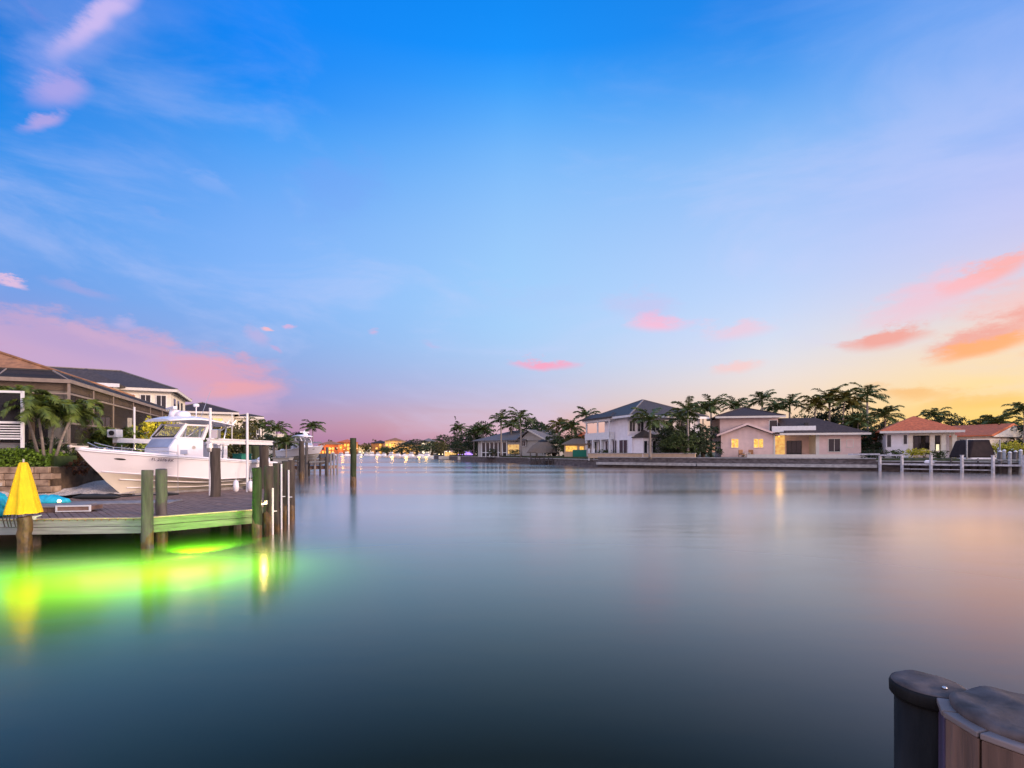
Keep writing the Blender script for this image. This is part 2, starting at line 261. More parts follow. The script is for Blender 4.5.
# ------------------------------------------------------------ helpers
class MB:
    def __init__(s): s.v = []; s.f = []
    def add(s, vs, fs):
        o = len(s.v); s.v += [tuple(v) for v in vs]; s.f += [tuple(i + o for i in f) for f in fs]; return s
    def box(s, x0, y0, z0, x1, y1, z1):
        x0, x1 = sorted((x0, x1)); y0, y1 = sorted((y0, y1)); z0, z1 = sorted((z0, z1))
        return s.add([(x0,y0,z0),(x1,y0,z0),(x1,y1,z0),(x0,y1,z0),(x0,y0,z1),(x1,y0,z1),(x1,y1,z1),(x0,y1,z1)],
              [(3,2,1,0),(4,5,6,7),(0,1,5,4),(1,2,6,5),(2,3,7,6),(3,0,4,7)])
    def beam(s, a, b, w, h):
        a, b = Vector(a), Vector(b); d = (b - a).normalized(); up = Vector((0,0,1))
        if abs(d.z) > .95: up = Vector((0,1,0))
        r = d.cross(up).normalized() * w / 2; u = r.normalized().cross(d) * h / 2
        vs = [a-r-u, a+r-u, a+r+u, a-r+u, b-r-u, b+r-u, b+r+u, b-r+u]
        return s.add(vs, [(0,1,2,3),(7,6,5,4),(0,4,5,1),(1,5,6,2),(2,6,7,3),(3,7,4,0)])
    def tube(s, pts, rad, n=10, cap=True):
        pts = [Vector(p) for p in pts]
        if not hasattr(rad, '__len__'): rad = [rad] * len(pts)
        o = len(s.v); prev = None
        for i, p in enumerate(pts):
            d = (pts[min(i+1, len(pts)-1)] - pts[max(i-1, 0)]).normalized()
            if prev is None: prev = d.orthogonal().normalized()
            r = (prev - d * prev.dot(d)).normalized(); prev = r; q = d.cross(r)
            for k in range(n):
                a = 2 * math.pi * k / n; s.v.append(tuple(p + (r * math.cos(a) + q * math.sin(a)) * rad[i]))
        for i in range(len(pts) - 1):
            for k in range(n): s.f.append((o+i*n+k, o+i*n+(k+1)%n, o+(i+1)*n+(k+1)%n, o+(i+1)*n+k))
        if cap: s.f.append(tuple(o+k for k in reversed(range(n)))); s.f.append(tuple(o+(len(pts)-1)*n+k for k in range(n)))
        return s
    def lathe(s, prof, c=(0,0,0), n=24):
        o = len(s.v)
        for r, z in prof:
            for k in range(n):
                a = 2*math.pi*k/n; s.v.append((c[0]+r*math.cos(a), c[1]+r*math.sin(a), c[2]+z))
        m = len(prof)
        for i in range(m-1):
            for k in range(n): s.f.append((o+i*n+k, o+i*n+(k+1)%n, o+(i+1)*n+(k+1)%n, o+(i+1)*n+k))
        s.f.append(tuple(o+k for k in reversed(range(n)))); s.f.append(tuple(o+(m-1)*n+k for k in range(n))); return s
    def prism(s, poly, z0, z1):
        """poly counter-clockwise seen from above"""
        n = len(poly)
        vs = [(x,y,z0) for x,y in poly] + [(x,y,z1) for x,y in poly]
        fs = [tuple(reversed(range(n))), tuple(range(n, 2*n))] + [(i, (i+1)%n, n+(i+1)%n, n+i) for i in range(n)]
        return s.add(vs, fs)
    def xprism(s, poly, y0, y1):
        """poly in x,z extruded along y"""
        n = len(poly)
        vs = [(x,y0,z) for x,z in poly] + [(x,y1,z) for x,z in poly]
        fs = [tuple(range(n)), tuple(reversed(range(n, 2*n)))] + [((i+1)%n, i, n+i, n+(i+1)%n) for i in range(n)]
        return s.add(vs, fs)
    def hip(s, x0, y0, x1, y1, z, h, inset=None, th=.18):
        w, d = x1-x0, y1-y0; i = inset if inset is not None else min(w, d)/2
        if w >= d: r0, r1 = (x0+i, (y0+y1)/2), (x1-i, (y0+y1)/2)
        else: r0, r1 = ((x0+x1)/2, y0+i), ((x0+x1)/2, y1-i)
        vs = [(x0,y0,z),(x1,y0,z),(x1,y1,z),(x0,y1,z),(x0,y0,z+th),(x1,y0,z+th),(x1,y1,z+th),(x0,y1,z+th),(*r0,z+th+h),(*r1,z+th+h)]
        fs = [(3,2,1,0),(0,1,5,4),(1,2,6,5),(2,3,7,6),(3,0,4,7)]
        if w >= d: fs += [(4,5,9,8),(5,6,9),(6,7,8,9),(7,4,8)]
        else: fs += [(4,5,8),(5,6,9,8),(6,7,9),(7,4,8,9)]
        return s.add(vs, fs)
    def gable(s, x0, y0, x1, y1, z, h, th=.15, axis='x'):
        """ridge along axis"""
        if axis == 'y':
            m = (x0+x1)/2
            poly = [(x0,z),(x1,z),(x1,z+th),(m,z+th+h),(x0,z+th)]
            return s.xprism(poly, y0, y1)
        m = (y0+y1)/2
        vs = [];
        for x in (x0, x1): vs += [(x,y0,z),(x,y1,z),(x,y1,z+th),(x,m,z+th+h),(x,y0,z+th)]
        fs = [(4,3,2,1,0),(5,6,7,8,9)] + [(i,(i+1)%5,5+(i+1)%5,5+i) for i in range(5)]
        return s.add(vs, fs)
    def build(s, name, m, parent=None, smooth=False, bevel=0):
        me = bpy.data.meshes.new(name); me.from_pydata(s.v, [], s.f); me.validate(); me.update()
        bm = bmesh.new(); bm.from_mesh(me); 
        if len(bm.faces) < 3000: bmesh.ops.recalc_face_normals(bm, faces=bm.faces)
        bm.to_mesh(me); bm.free()
        me.materials.append(MATS[m]);
        if smooth: me.polygons.foreach_set('use_smooth', [True]*len(me.polygons))
        o = bpy.data.objects.new(name, me); COL.objects.link(o)
        if parent: o.parent = parent
        if bevel:
            b = o.modifiers.new('bevel', 'BEVEL'); b.width = bevel; b.segments = 2; b.limit_method = 'ANGLE'; b.angle_limit = R(40)
        return o
def tag(o, label=None, cat=None, group=None, kind=None):
    if label: o['label'] = label
    if cat: o['category'] = cat
    if group: o['group'] = group
    if kind: o['kind'] = kind
    return o
def thing(name, label, cat, loc=(0,0,0), rz=0, group=None, scale=1):
    o = bpy.data.objects.new(name, None); COL.objects.link(o); o.location = loc; o.rotation_euler = (0,0,rz); o.empty_display_size = .3
    o.scale = (scale,)*3
    return tag(o, label, cat, group)
def kids(o): return [c for c in bpy.data.objects if c.parent == o]
def copy_tree(o, parent=None):
    c = o.copy(); COL.objects.link(c); c.parent = parent
    for ch in kids(o): copy_tree(ch, c)
    return c
def place(o, loc, rz, sc, label, group=None, grp=True):
    c = copy_tree(o); c.location = loc; c.rotation_euler = (0,0,rz); c.scale = (sc,)*3 if not hasattr(sc,'__len__') else sc
    c['label'] = label
    if group: c['group'] = group
    return c
def W3(x, y, Z):
    """real position seen at frame column x, row y, at distance Z"""
    return Vector(((x-512)/FP*Z, Z, CH+(HY-y)/FP*Z))
class Frame:
    """a building's own frame: x runs along its front from P0 to P1, y goes back"""
    def __init__(s, P0, P1=None, ang=None, z=0):
        s.o = Vector((P0[0], P0[1])); s.z = z
        s.a = math.atan2(P1[1]-P0[1], P1[0]-P0[0]) if ang is None else ang
        s.c, s.s = math.cos(s.a), math.sin(s.a)
    def root(s, name, label, cat, group=None): return thing(name, label, cat, (s.o.x, s.o.y, s.z), s.a, group)
    def px(s, x, y=HY, d=0):
        """where the sight line through a frame column meets the plane d behind the front: (x, z) in the frame"""
        u = (x-512)/FP; ox, oy = s.o.x - d*s.s, s.o.y + d*s.c
        t = (u*oy - ox)/(s.c - u*s.s); Z = oy + t*s.s
        return t, CH+(HY-y)/FP*Z - s.z
def rect(F, x0, y0, x1, y1, d=0):
    a, z1 = F.px(x0, y0, d); b, z0 = F.px(x1, y1, d); zc, _ = F.px((x0+x1)/2, y0, d)
    zt = F.px((x0+x1)/2, y0, d)[1]; zb = F.px((x0+x1)/2, y1, d)[1]
    return min(a,b), max(a,b), zb, zt
def window(F, root, x0, y0, x1, y1, d=0, pane='glass_dark', fr='white_paint', mull=1, name='window', fw=.09):
    a, b, z0, z1 = rect(F, x0, y0, x1, y1, d)
    return window_l(root, a, b, z0, z1, d, pane, fr, mull, name, fw)
def window_l(root, a, b, z0, z1, d=0, pane='glass_dark', fr='white_paint', mull=1, name='window', fw=.09):
    m = MB(); y0, y1 = d-.07, d+.02
    m.box(a-fw, y0, z0-fw, a, y1, z1+fw).box(b, y0, z0-fw, b+fw, y1, z1+fw).box(a, y0, z0-fw, b, y1, z0).box(a, y0, z1, b, y1, z1+fw)
    for k in range(mull):
        xm = a+(b-a)*(k+1)/(mull+1); m.box(xm-.03, y0+.012, z0, xm+.03, y1, z1)
    w = m.build(name, fr, root)
    MB().box(a, d-.035, z0, b, d-.003, z1).build('pane', pane, w)
    return w
# ------------------------------------------------------------ vegetation builders
def palm_crown(rnd, r, nf=18, drop=.55, leaf=.30, dens=12, up=.9):
    """feather fronds: an arching rib with hanging leaflets down both sides"""
    m = MB()
    for i in range(nf):
        az = 2*math.pi*i/nf + rnd.uniform(-.25,.25); e0 = -.15+(up+.25)*((i*.618) % 1)+rnd.uniform(-.1,.1)
        ln = r*rnd.uniform(.85,1.12); pts = []; p = Vector((0,0,0)); e = e0; h = Vector((math.cos(az), math.sin(az), 0)); n = dens
        for k in range(n+1):
            pts.append(p.copy()); p = p + (h*math.cos(e)+Vector((0,0,1))*math.sin(e))*ln/n; e -= drop*(1.3+e0)/n*1.6*(.4+1.2*k/n)
        side = Vector((-h.y, h.x, 0))
        for k in range(n):
            a, b = pts[k], pts[k+1]; w = .018*r*(1-k/n)+.006
            m.add([a-side*w, a+side*w, b+side*w*.9, b-side*w*.9], [(0,1,2,3)])
        for k in range(1, n):
            f = k/n; L_ = leaf*r*(math.sin(math.pi*min(1, f*.85+.12)))**.6
            for sgn in (-1,1):
                for q in (0,.5):
                    a = pts[k].lerp(pts[k+1], q); d = (pts[k+1]-pts[k]).normalized()
                    tip = a + (side*sgn*rnd.uniform(.5,.8) + d*.6 + Vector((0,0,-rnd.uniform(.0,.5))))*L_
                    wv = d*(.036*r+.02)*(.55 if r < 2 else 1)
                    mid = a.lerp(tip,.55)+Vector((0,0,.04*r))
                    m.add([a-wv*.5, a+wv*.5, mid+wv*.6, tip, mid-wv*.5], [(0,1,2,3,4)])
    return m
def palm_proto(seed, h, r, style='royal', fr='frond'):
    rnd = random.Random(seed); lean = rnd.uniform(-.05,.05)
    pts = [Vector((lean*h*(k/8)**2, 0, h*k/8)) for k in range(9)]
    root = thing('palm_tree', 'x', 'palm tree')
    tr = .20 if style == 'royal' else .13
    MB().tube(pts, [tr*(1.35 if k == 0 else 1.0-.04*k) for k in range(9)], 9).build('trunk', 'palm_trunk', root, True)
    top = pts[-1]
    if style == 'royal':
        MB().tube([top, top+Vector((0,0,.5)), top+Vector((0,0,1.3))], [tr*.8, tr*.95, tr*.45], 9).build('crownshaft', 'crownshaft', root, True)
        top = top+Vector((0,0,1.2))
    cm = palm_crown(rnd, r, 14 if style == 'royal' else 17, .40 if style == 'royal' else .48, .33, 12, 1.2)
    cm.v = [tuple(Vector(v)+top) for v in cm.v]
    cm.build('crown', fr, root)
    return root
def leaf_cloud(rnd, lobes, n, size, flat=.0):
    """n small leaf faces in clumps through the volume of several uneven lobes (cx,cy,cz,rx,ry,rz)"""
    m = MB(); tot = sum(l[3]*l[4]*l[5] for l in lobes)
    for l in lobes:
        k = max(6, int(n*l[3]*l[4]*l[5]/tot)); cl = max(3, k//14)
        cen = []
        for _ in range(cl):
            d = Vector((rnd.gauss(0,1), rnd.gauss(0,1), rnd.gauss(0,1))).normalized()*rnd.uniform(.35,1)**.5
            cen.append((d, rnd.uniform(.16,.34)))
        for _ in range(k):
            d, s = rnd.choice(cen); p = d + Vector((rnd.gauss(0,s*.6), rnd.gauss(0,s*.6), rnd.gauss(0,s*.5)))
            c = Vector((l[0]+p.x*l[3], l[1]+p.y*l[4], l[2]+p.z*l[5]))
            a = Vector((rnd.gauss(0,1), rnd.gauss(0,1), rnd.gauss(0,.6))).normalized(); b = a.orthogonal().normalized()
            b = Matrix.Rotation(rnd.uniform(0,6.28), 3, a) @ b; q = size*rnd.uniform(.6,1.4)
            t_ = b.cross(a).normalized()
            m.add([c-b*q*.5, c+t_*q*.28, c+b*q*.6, c-t_*q*.28], [(0,1,2,3)])
    return m
def tree_proto(seed, h, w, n, size, lf, base=.25, kind='tree'):
    rnd = random.Random(seed); root = thing('tree', 'x', 'tree'); m = MB()
    m.tube([(0,0,0),(w*.02,0,h*.3),(w*.05,0,h*.6)], [.05*w,.038*w,.02*w], 8)
    lobes = []
    for k in range(9):
        a = rnd.uniform(0,6.28); rr = rnd.uniform(.1,.34)*w; z = h*rnd.uniform(base+.12,.84)
        c = (rr*math.cos(a), rr*math.sin(a), z)
        m.tube([(w*.02,0,h*.3), Vector(c)*.6+Vector((0,0,h*.12)), c], [.02*w,.012*w,.005*w], 5)
        lobes.append((*c, w*rnd.uniform(.16,.28), w*rnd.uniform(.16,.28), h*rnd.uniform(.11,.2)))
    m.build('trunk', 'bark', root, True)
    leaf_cloud(rnd, lobes, n, size).build('crown', lf, root)
    return root
def shrub_proto(seed, h, w, n, size, lf, d=None):
    rnd = random.Random(seed); root = thing('shrub', 'x', 'shrub'); d = d or w; m = MB()
    for k in range(6):
        a = rnd.uniform(0,6.28); m.tube([(0,0,0),(w*.2*math.cos(a), d*.2*math.sin(a), h*.5),(w*.35*math.cos(a), d*.35*math.sin(a), h*.8)], [.03,.02,.01], 5)
    m.build('stem', 'bark', root)
    lobes = [(rnd.uniform(-.3,.3)*w, rnd.uniform(-.3,.3)*d, h*rnd.uniform(.3,.7), w*rnd.uniform(.2,.32), d*rnd.uniform(.2,.32), h*rnd.uniform(.2,.34)) for _ in range(7)]
    leaf_cloud(rnd, lobes, n, size).build('foliage', lf, root)
    return root
used = set()
def put(proto, loc, rz, sc, label, group=None, cat=None, name=None):
    """the first use moves the first-built one itself, later ones are copies of it and its parts"""
    if proto.name in used: o = copy_tree(proto)
    else: o = proto; used.add(proto.name)
    o.location = loc; o.rotation_euler = (0,0,rz); o.scale = (sc,)*3 if not hasattr(sc,'__len__') else sc
    o['label'] = label
    if group: o['group'] = group
    if cat: o['category'] = cat
    return o

def ridge_caps(root, x0, y0, x1, y1, z, h, inset=None, mt='ridge'):
    w, d = x1-x0, y1-y0; i = inset if inset is not None else min(w, d)/2
    if w >= d: r0, r1 = (x0+i,(y0+y1)/2), (x1-i,(y0+y1)/2); pr = ((x0,y0,r0),(x0,y1,r0),(x1,y0,r1),(x1,y1,r1))
    else: r0, r1 = ((x0+x1)/2,y0+i), ((x0+x1)/2,y1-i); pr = ((x0,y0,r0),(x1,y0,r0),(x0,y1,r1),(x1,y1,r1))
    m = MB()
    for a, b, r in pr: m.beam((a,b,z+.03), (r[0],r[1],z+h+.03), .22, .09)
    if abs(r0[0]-r1[0])+abs(r0[1]-r1[1]) > .3: m.beam((*r0,z+h+.04), (*r1,z+h+.04), .22, .1)
    m.build('ridge_cap', mt, root)
# ------------------------------------------------------------ water, bed and land
def sheet(name, m, poly, z, kind='structure', z0=None):
    mb = MB()
    if z0 is None: mb.add([(x,y,z) for x,y in poly], [tuple(range(len(poly)))])
    else: mb.prism(poly, z0, z)
    return tag(mb.build(name, m), kind=kind)
wm = MB(); wm.add([(-4500,-60,0),(4500,-60,0),(4500,6000,0),(-4500,6000,0)], [(0,1,2,3)])
tag(wm.build('water','water'), kind='structure')
sheet('seabed', 'bed', [(-4500,-60),(4500,-60),(4500,6000),(-4500,6000)], -3.2)
LE = [(-60,6),(-26,9),(-19.6,14.5),(-18.6,22),(-19.3,30),(-21.5,40),(-25.5,56),(-34,90),(-62,180),(-118,340)]        # left water's edge
sheet('ground', 'earth', LE + [(-118,346),(-2600,2200),(-2600,6)], 1.25, z0=-3)
TE = [(-60,17.5),(-24,17.5),(-19.8,21.0),(-20.2,26),(-24.8,37),(-32,52),(-46,85),(-75,160)]                                # pool terrace, higher
sheet('terrace', 'concrete', TE + [(-300,160),(-300,17.5)], 2.7, z0=1.2)
RE = [(130,24),(74,49),(58,57.5),(47,65.5),(27,74.5),(14,83),(5.2,104),(-12,138),(-27,178),(-30,215)]                        # right water's edge, near to far
sheet('ground', 'lawn', list(reversed(RE)) + [(140,24),(2600,40),(2600,2600),(20,2600),(-20,300)], 1.55, z0=-3)
sheet('ground', 'lawn', [(-2600,352),(-118,346),(-80,392),(-26,392),(-10,350),(200,352),(2600,352),(2600,5900),(-2600,5900)], .9, z0=-3)
# stone seawalls: wall with a pale cap and a lower ledge
def seawall(poly, top, label, cap=True, ledge=True, thick=.5, ledge_z=.78):
    root = thing('seawall', label, 'seawall', (poly[0][0], poly[0][1], 0)); o = Vector((*poly[0],0))
    w, c, l_ = MB(), MB(), MB()
    for a, b in zip(poly, poly[1:]):
        a3 = Vector((*a,0))-o; b3 = Vector((*b,0))-o; d = (b3-a3).normalized(); n = Vector((d.y,-d.x,0))
        if n.y > 0: n = -n
        w.beam(a3-n*.1+Vector((0,0,(top-3)/2)), b3-n*.1+Vector((0,0,(top-3)/2)), thick, top+3)
        c.beam(a3-n*.05+Vector((0,0,top+.06)), b3-n*.05+Vector((0,0,top+.06)), thick+.22, .12)
        l_.beam(a3+n*.5+Vector((0,0,ledge_z-.19)), b3+n*.5+Vector((0,0,ledge_z-.19)), .75, .40)
    w.build('wall', 'seawall', root)
    if cap: c.build('cap', 'concrete', root)
    if ledge: l_.build('ledge', 'concrete', root)
    return root
seawall([(46.6,65.6),(27,74.5),(14,83)], 1.5, 'dark stained stone seawall with pale ledge below the pink house')
seawall([(14,83),(5.2,104),(-12,138),(-27,178)], 1.1, 'low seawall running from the thatched hut back to the far bend', ledge=False)
seawall([(74,49),(58,57.5),(46.6,65.6)], 1.2, 'low dark seawall behind the white dock by the red roofs', ledge=False)
seawall([(-19.6,14.5),(-18.6,22),(-19.3,30),(-21.5,40),(-25.5,56),(-34,90)], 1.15, 'concrete seawall along the near shore behind the boat lifts', ledge=False)

# ------------------------------------------------------------ the near dock
DZ = .72
D0, D1, D2, D3 = (-19.5,12.1), (-9.35,12.95), (-7.45,14.85), (-10.4,24.2)
dock = thing('dock', 'low weathered wooden dock with grey fascia boards beside the lifted white boat', 'dock', (-9.35,12.95,0))
def dl(p, z=0): return (p[0]+9.35, p[1]-12.95, z)
dk = MB()
deck_poly = [D0, D1, D2, D3, (-11.2,24.2), (-16.4,18.3), (-19.3,18.3), (-19.5,14.4)]
# plank boards run along the front edge; each row is clipped to the outline
def clip_rows(poly, w, ang, z0, z1, gap=.012):
    c, s = math.cos(ang), math.sin(ang); q = [(x*c+y*s, -x*s+y*c) for x, y in poly]; m = MB()
    y = min(p[1] for p in q); ymax = max(p[1] for p in q); rnd = random.Random(4)
    while y < ymax:
        ym = y+w/2; xs = []
        for a, b in zip(q, q[1:]+q[:1]):
            if (a[1]-ym)*(b[1]-ym) < 0: xs.append(a[0]+(b[0]-a[0])*(ym-a[1])/(b[1]-a[1]))
        xs.sort()
        for i in range(0, len(xs)-1, 2):
            x0, x1 = xs[i], xs[i+1]; x = x0
            while x < x1:
                xe = min(x1, x+rnd.uniform(2.2,4.2)); dz = rnd.uniform(-.003,.003)
                if xe-x > .05:
                    p = [(x,y+gap),(xe-.006,y+gap),(xe-.006,y+w-gap*.3),(x,y+w-gap*.3)]
                    m.prism([(a*c-b*s+9.35, a*s+b*c-12.95) for a, b in p], z0+dz, z1+dz)
                x = xe
        y += w
    return m
clip_rows(deck_poly, .145, math.atan2(1.9,1.9)+math.pi/2, DZ-.04, DZ).build('deck', 'deck_wood', dock)
fa = MB()
fa.beam(dl(D0,DZ-.10), dl(D1,DZ-.10), .05, .17).beam(dl(D0,DZ-.285), dl(D1,DZ-.285), .045, .17)
fa.build('fascia', 'fascia_grey', dock)
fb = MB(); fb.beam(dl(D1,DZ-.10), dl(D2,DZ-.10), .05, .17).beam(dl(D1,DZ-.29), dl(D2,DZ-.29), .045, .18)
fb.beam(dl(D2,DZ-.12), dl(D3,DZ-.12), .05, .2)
f2 = fb.build('fascia', 'fascia_green_glow', dock)  # green glow of the underwater lamp is put into these boards' colour
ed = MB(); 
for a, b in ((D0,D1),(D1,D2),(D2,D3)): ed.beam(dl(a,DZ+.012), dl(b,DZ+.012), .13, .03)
ed.build('edge_glow_board', 'edge_warm_glow', dock)  # added board; its light tan paints the warm light stripe along the deck edge
jo = MB()
for t in range(12):
    x = -19+t*.9; jo.beam(dl((x,12.4+.085*(x+19)),DZ-.16), dl((x+.2,18.0),DZ-.16), .05, .2)
for p in ((-17.5,12.8),(-14.5,13.0),(-12.3,13.2),(-17.5,16),(-14.5,16.2),(-11.5,15.8),(-10.6,19.4),(-9.4,18),(-8.6,16)):
    jo.tube([dl(p,-3),dl(p,DZ-.06)], .13, 10)
jo.build('joist', 'pile_wood', dock)

# ------------------------------------------------------------ pilings
def piling(x, Z, ztop, r, wood, label, group='mooring pilings by the near dock', wet=True, cap=None, name='mooring_piling', strip=False):
    X = (x-512)/FP*Z; root = thing(name, label, 'piling', (X,Z,0), random.uniform(0,6), group)
    rnd = random.Random(int(x*7)); n = 8; zs = [-3, 0]+[ztop*(k+1)/n for k in range(n)]
    pts = [(rnd.uniform(-.012,.012), rnd.uniform(-.012,.012), z) for z in zs]
    MB().tube(pts, [r*rnd.uniform(.97,1.03) for _ in zs], 18).build('post', wood, root, False, .012)
    for p in root.children: 
        for f in p.data.polygons: f.use_smooth = abs(f.normal.z) < .7
    if wet:
        prof = [(r*1.03, -2.9), (r*1.05,-.3)]
        m = MB(); m.lathe([(r*1.06,-2.9),(r*1.06,0),(r*1.05,.25),(r*1.035,.5)], n=18)
        for i, v in enumerate(m.v):
            if v[2] > .4: m.v[i] = (v[0], v[1], v[2]+rnd.uniform(-.12,.3))
        m.build('growth_band', 'pile_wet', root, True)
    if cap: MB().lathe([(r*1.08,ztop-.04),(r*1.08,ztop+.02),(r*.2,ztop+.14)], n=18).build('cap', cap, root)
    return root
def zof(y, Z): return CH+(HY-y)/FP*Z
piling(147.3, 12.75, zof(470,12.75), .128, 'pile_grey', 'grey timber piling with rust brown base, closer to umbrella of a pair')
piling(161.5, 13.7, zof(469,13.7), .135, 'pile_grey', 'timber piling lit green at its foot, farther of the pair')
piling(257, 14.3, zof(467.5,14.3), .125, 'pile_green', 'dark green piling at the corner of the dock deck')
piling(268.8, 15.1, zof(466,15.1), .135, 'pile_wood', 'brown piling just behind the dark green corner one')
piling(277.8, 16.0, zof(463,16.0), .14, 'pile_wood', 'brown piling with white pipes either side of it')
piling(285.6, 17.1, zof(461,17.1), .13, 'pile_wood', 'fourth piling from the deck corner, between two white pipes')
piling(291.5, 18.6, zof(460,18.6), .115, 'pile_wood', 'last thin piling of the row at the deck side')
piling(264.0, 23.6, zof(446,23.6), .2, 'pile_wood', 'tall brown lift piling under the outer end of the white beam', 'boat lift pilings', False)
piling(215.5, 19.3, zof(448,19.3), .17, 'pile_wood', 'tall purple brown lift piling standing through the deck before the hull', 'boat lift pilings', False)
piling(247.5, 28.5, zof(446,28.5), .2, 'pile_green', 'green stained lift piling seen beyond the stern', 'boat lift pilings', False)
piling(255.5, 31, zof(446,31), .2, 'pile_green', 'second green stained piling beyond the stern beside the taller brown one', 'boat lift pilings', False)
piling(118, 25.5, zof(445,25.5), .17, 'pile_wood', 'lift piling behind the bow under the motor box', 'boat lift pilings', False)
piling(301.5, 46, zof(441,46), .215, 'pile_wood', 'tall dark piling in open water before the second boat', 'pilings standing alone in the channel')
piling(353.3, 37, zof(438,37), .215, 'pile_green', 'lone tall green brown piling standing in the channel', 'pilings standing alone in the channel')
# white conduit pipes strapped beside pilings
for i, (x, y0, y1, Z) in enumerate(((272.8,505,545,14.9),(281.4,470,540,15.9),(288.6,476,520,17.0))):
    X = (x-512)/FP*Z; z1 = zof(y0-6 if i else 488, Z)
    o = MB().tube([(0,0,-.4),(0,0,z1)], .028, 8).tube([(0,0,z1*.5),(.1,.05,z1*.5)], .015, 6).build('conduit_pipe', 'pvc'); o.location = (X,Z,0)
    tag(o, ['short white pipe beside the piling nearest the corner one', 'white pipe running up between the brown pilings', 'thin white pipe by the last pilings of the row'][i], 'pipe', 'white pipes along the pilings')
# small lit dock lamp that throws the glitter track
lx, ly = (266-512)/FP*14.6, 14.6
lamp = thing('dock_lamp', 'small lit dock lamp low by the corner pilings', 'lamp', (lx,ly,.95))
MB().box(-.035,-.02,-.05,.035,.05,.07).beam((0,0,-.02),(-.28,-.25,-.05),.03,.03).build('housing', 'metal', lamp)
MB().lathe([(.01,-.03),(.025,-.02),(.025,.02),(.01,.03)], (0,-.06,0), 12).build('lens', 'lamp_glow', lamp, True)
pl = bpy.data.lights.new('dock_lamp_light', 'POINT'); pl.energy = 10; pl.color = (1,.66,.22); pl.shadow_soft_size = .05
po = bpy.data.objects.new('dock_lamp_light', pl); COL.objects.link(po); po.parent = lamp; po.location = (.02,-.16,0)
# underwater green lamp
UWE = 1700
mk = MB().box(-30,.2,-3.1,12,24,-.012).build('murky_water', 'murk'); tag(mk, kind='stuff')
gx, gy = (187-512)/FP*11.7, 11.7
uw = thing('underwater_light', 'glowing green fishing light under the water before the pair of pilings', 'light', (gx,gy,-.75))
MB().lathe([(.10,-.12),(.14,-.10),(.14,.0),(.12,.02)], n=16).build('housing', 'rubber', uw, True)
MB().lathe([(.11,.02),(.10,.07),(.05,.11)], n=16).build('lens', 'lamp_white', uw, True)
for dx, dy, dz, en, c, s in ((0,0,.5,10,(.9,1,.12),.06), (-.4,-1.8,-1.2,UWE*1.2,(.52,1,0),.2), (1.1,-1.3,-.7,UWE*.55,(.38,1,0),.2), (-2.7,-2.2,-1.2,UWE*.7,(.34,1,0),.25)):
    g = bpy.data.lights.new('underwater_glow', 'POINT'); g.energy = en; g.color = c; g.shadow_soft_size = s
    go = bpy.data.objects.new('underwater_glow', g); COL.objects.link(go); go.parent = uw; go.location = (dx,dy,dz)

g = bpy.data.lights.new('underwater_beam', 'SPOT'); g.energy = 3000; g.color = (.30,1,0); g.shadow_soft_size = .1; g.spot_size = R(84); g.spot_blend = 1
go = bpy.data.objects.new('underwater_beam', g); COL.objects.link(go); go.parent = uw; go.location = (0,.1,.15)
go.rotation_euler = (Vector((gx,gy,-.6))-Vector((-8.2,14.0,.35))).to_track_quat('Z','Y').to_euler()

# ------------------------------------------------------------ things on the near dock
# closed yellow umbrella over the dock piling
Z = 12.35; ux = (24-512)/FP*Z
piling(24.5, Z, DZ+.12, .14, 'pile_wet', 'short rust yellow dock piling under the closed yellow umbrella', wet=False)
um = thing('closed_umbrella', 'closed bright yellow umbrella standing on the dock by its piling', 'umbrella', (ux-.06,Z+.05,DZ+.14))
m = MB(); n = 48; H = 1.27; o = 0; prof = [(0,.44),(.05,.43),(.3,.345),(.6,.25),(.85,.165),(.97,.115),(1.0,.09)]
for f, r in prof:
    for k in range(n):
        a = 2*math.pi*k/n; fold = 1 + (.15*math.cos(a*7+.7+f)+.06*math.cos(a*13+2*f))*(1-f*.5); m.v.append((r*.70*fold*math.cos(a), r*fold*math.sin(a)*.75, .06+f*H*.97))
for i in range(len(prof)-1):
    for k in range(n): m.f.append((i*n+k, i*n+(k+1)%n, (i+1)*n+(k+1)%n, (i+1)*n+k))
m.f.append(tuple(range((len(prof)-1)*n, len(prof)*n)))
m.build('canopy', 'umbrella', um, True)
MB().tube([(0,0,-.02),(0,0,H+.1)], .02, 8).build('pole', 'metal', um)
s = MB()
for dx in (-.26,-.17,-.1,.0): s.tube([(dx,-.2,.12),(dx+.02,-.26,-.05),(dx+.05,-.24,-.24)], .014, 5)
s.build('strap', 'rubber', um)
# turquoise float at the frame's edge
tq = thing('pool_float', 'crumpled turquoise inflatable float behind the yellow umbrella', 'float', (-13.25,13.2,DZ))
m = MB(); m.lathe([(.12,0),(.42,.06),(.50,.3),(.40,.62),(.22,.95),(.06,1.0)], n=18)
rn = random.Random(2); m.v = [(x*rn.uniform(.8,1.15), y*rn.uniform(.8,1.15), z*rn.uniform(.93,1.05)) for x,y,z in m.v]
tq.scale = (.6,.6,.62); m.build('body', 'turquoise', tq, True); MB().tube([(.3,-.3,.75),(.55,-.35,.7),(.6,-.3,.4)], .07, 8).build('handle', 'turquoise', tq, True)
tw = thing('towel', 'small turquoise towel bundle by the dark paddle on the dock', 'towel', ((48-512)/FP*16.6,16.6,DZ))
m = MB(); m.lathe([(.30,0),(.46,.05),(.42,.16),(.2,.26),(.05,.28)], n=20); m.v = [(x*1.3*rn.uniform(.85,1.15), y*.7*rn.uniform(.85,1.15), z*rn.uniform(.8,1.15)) for x,y,z in m.v]
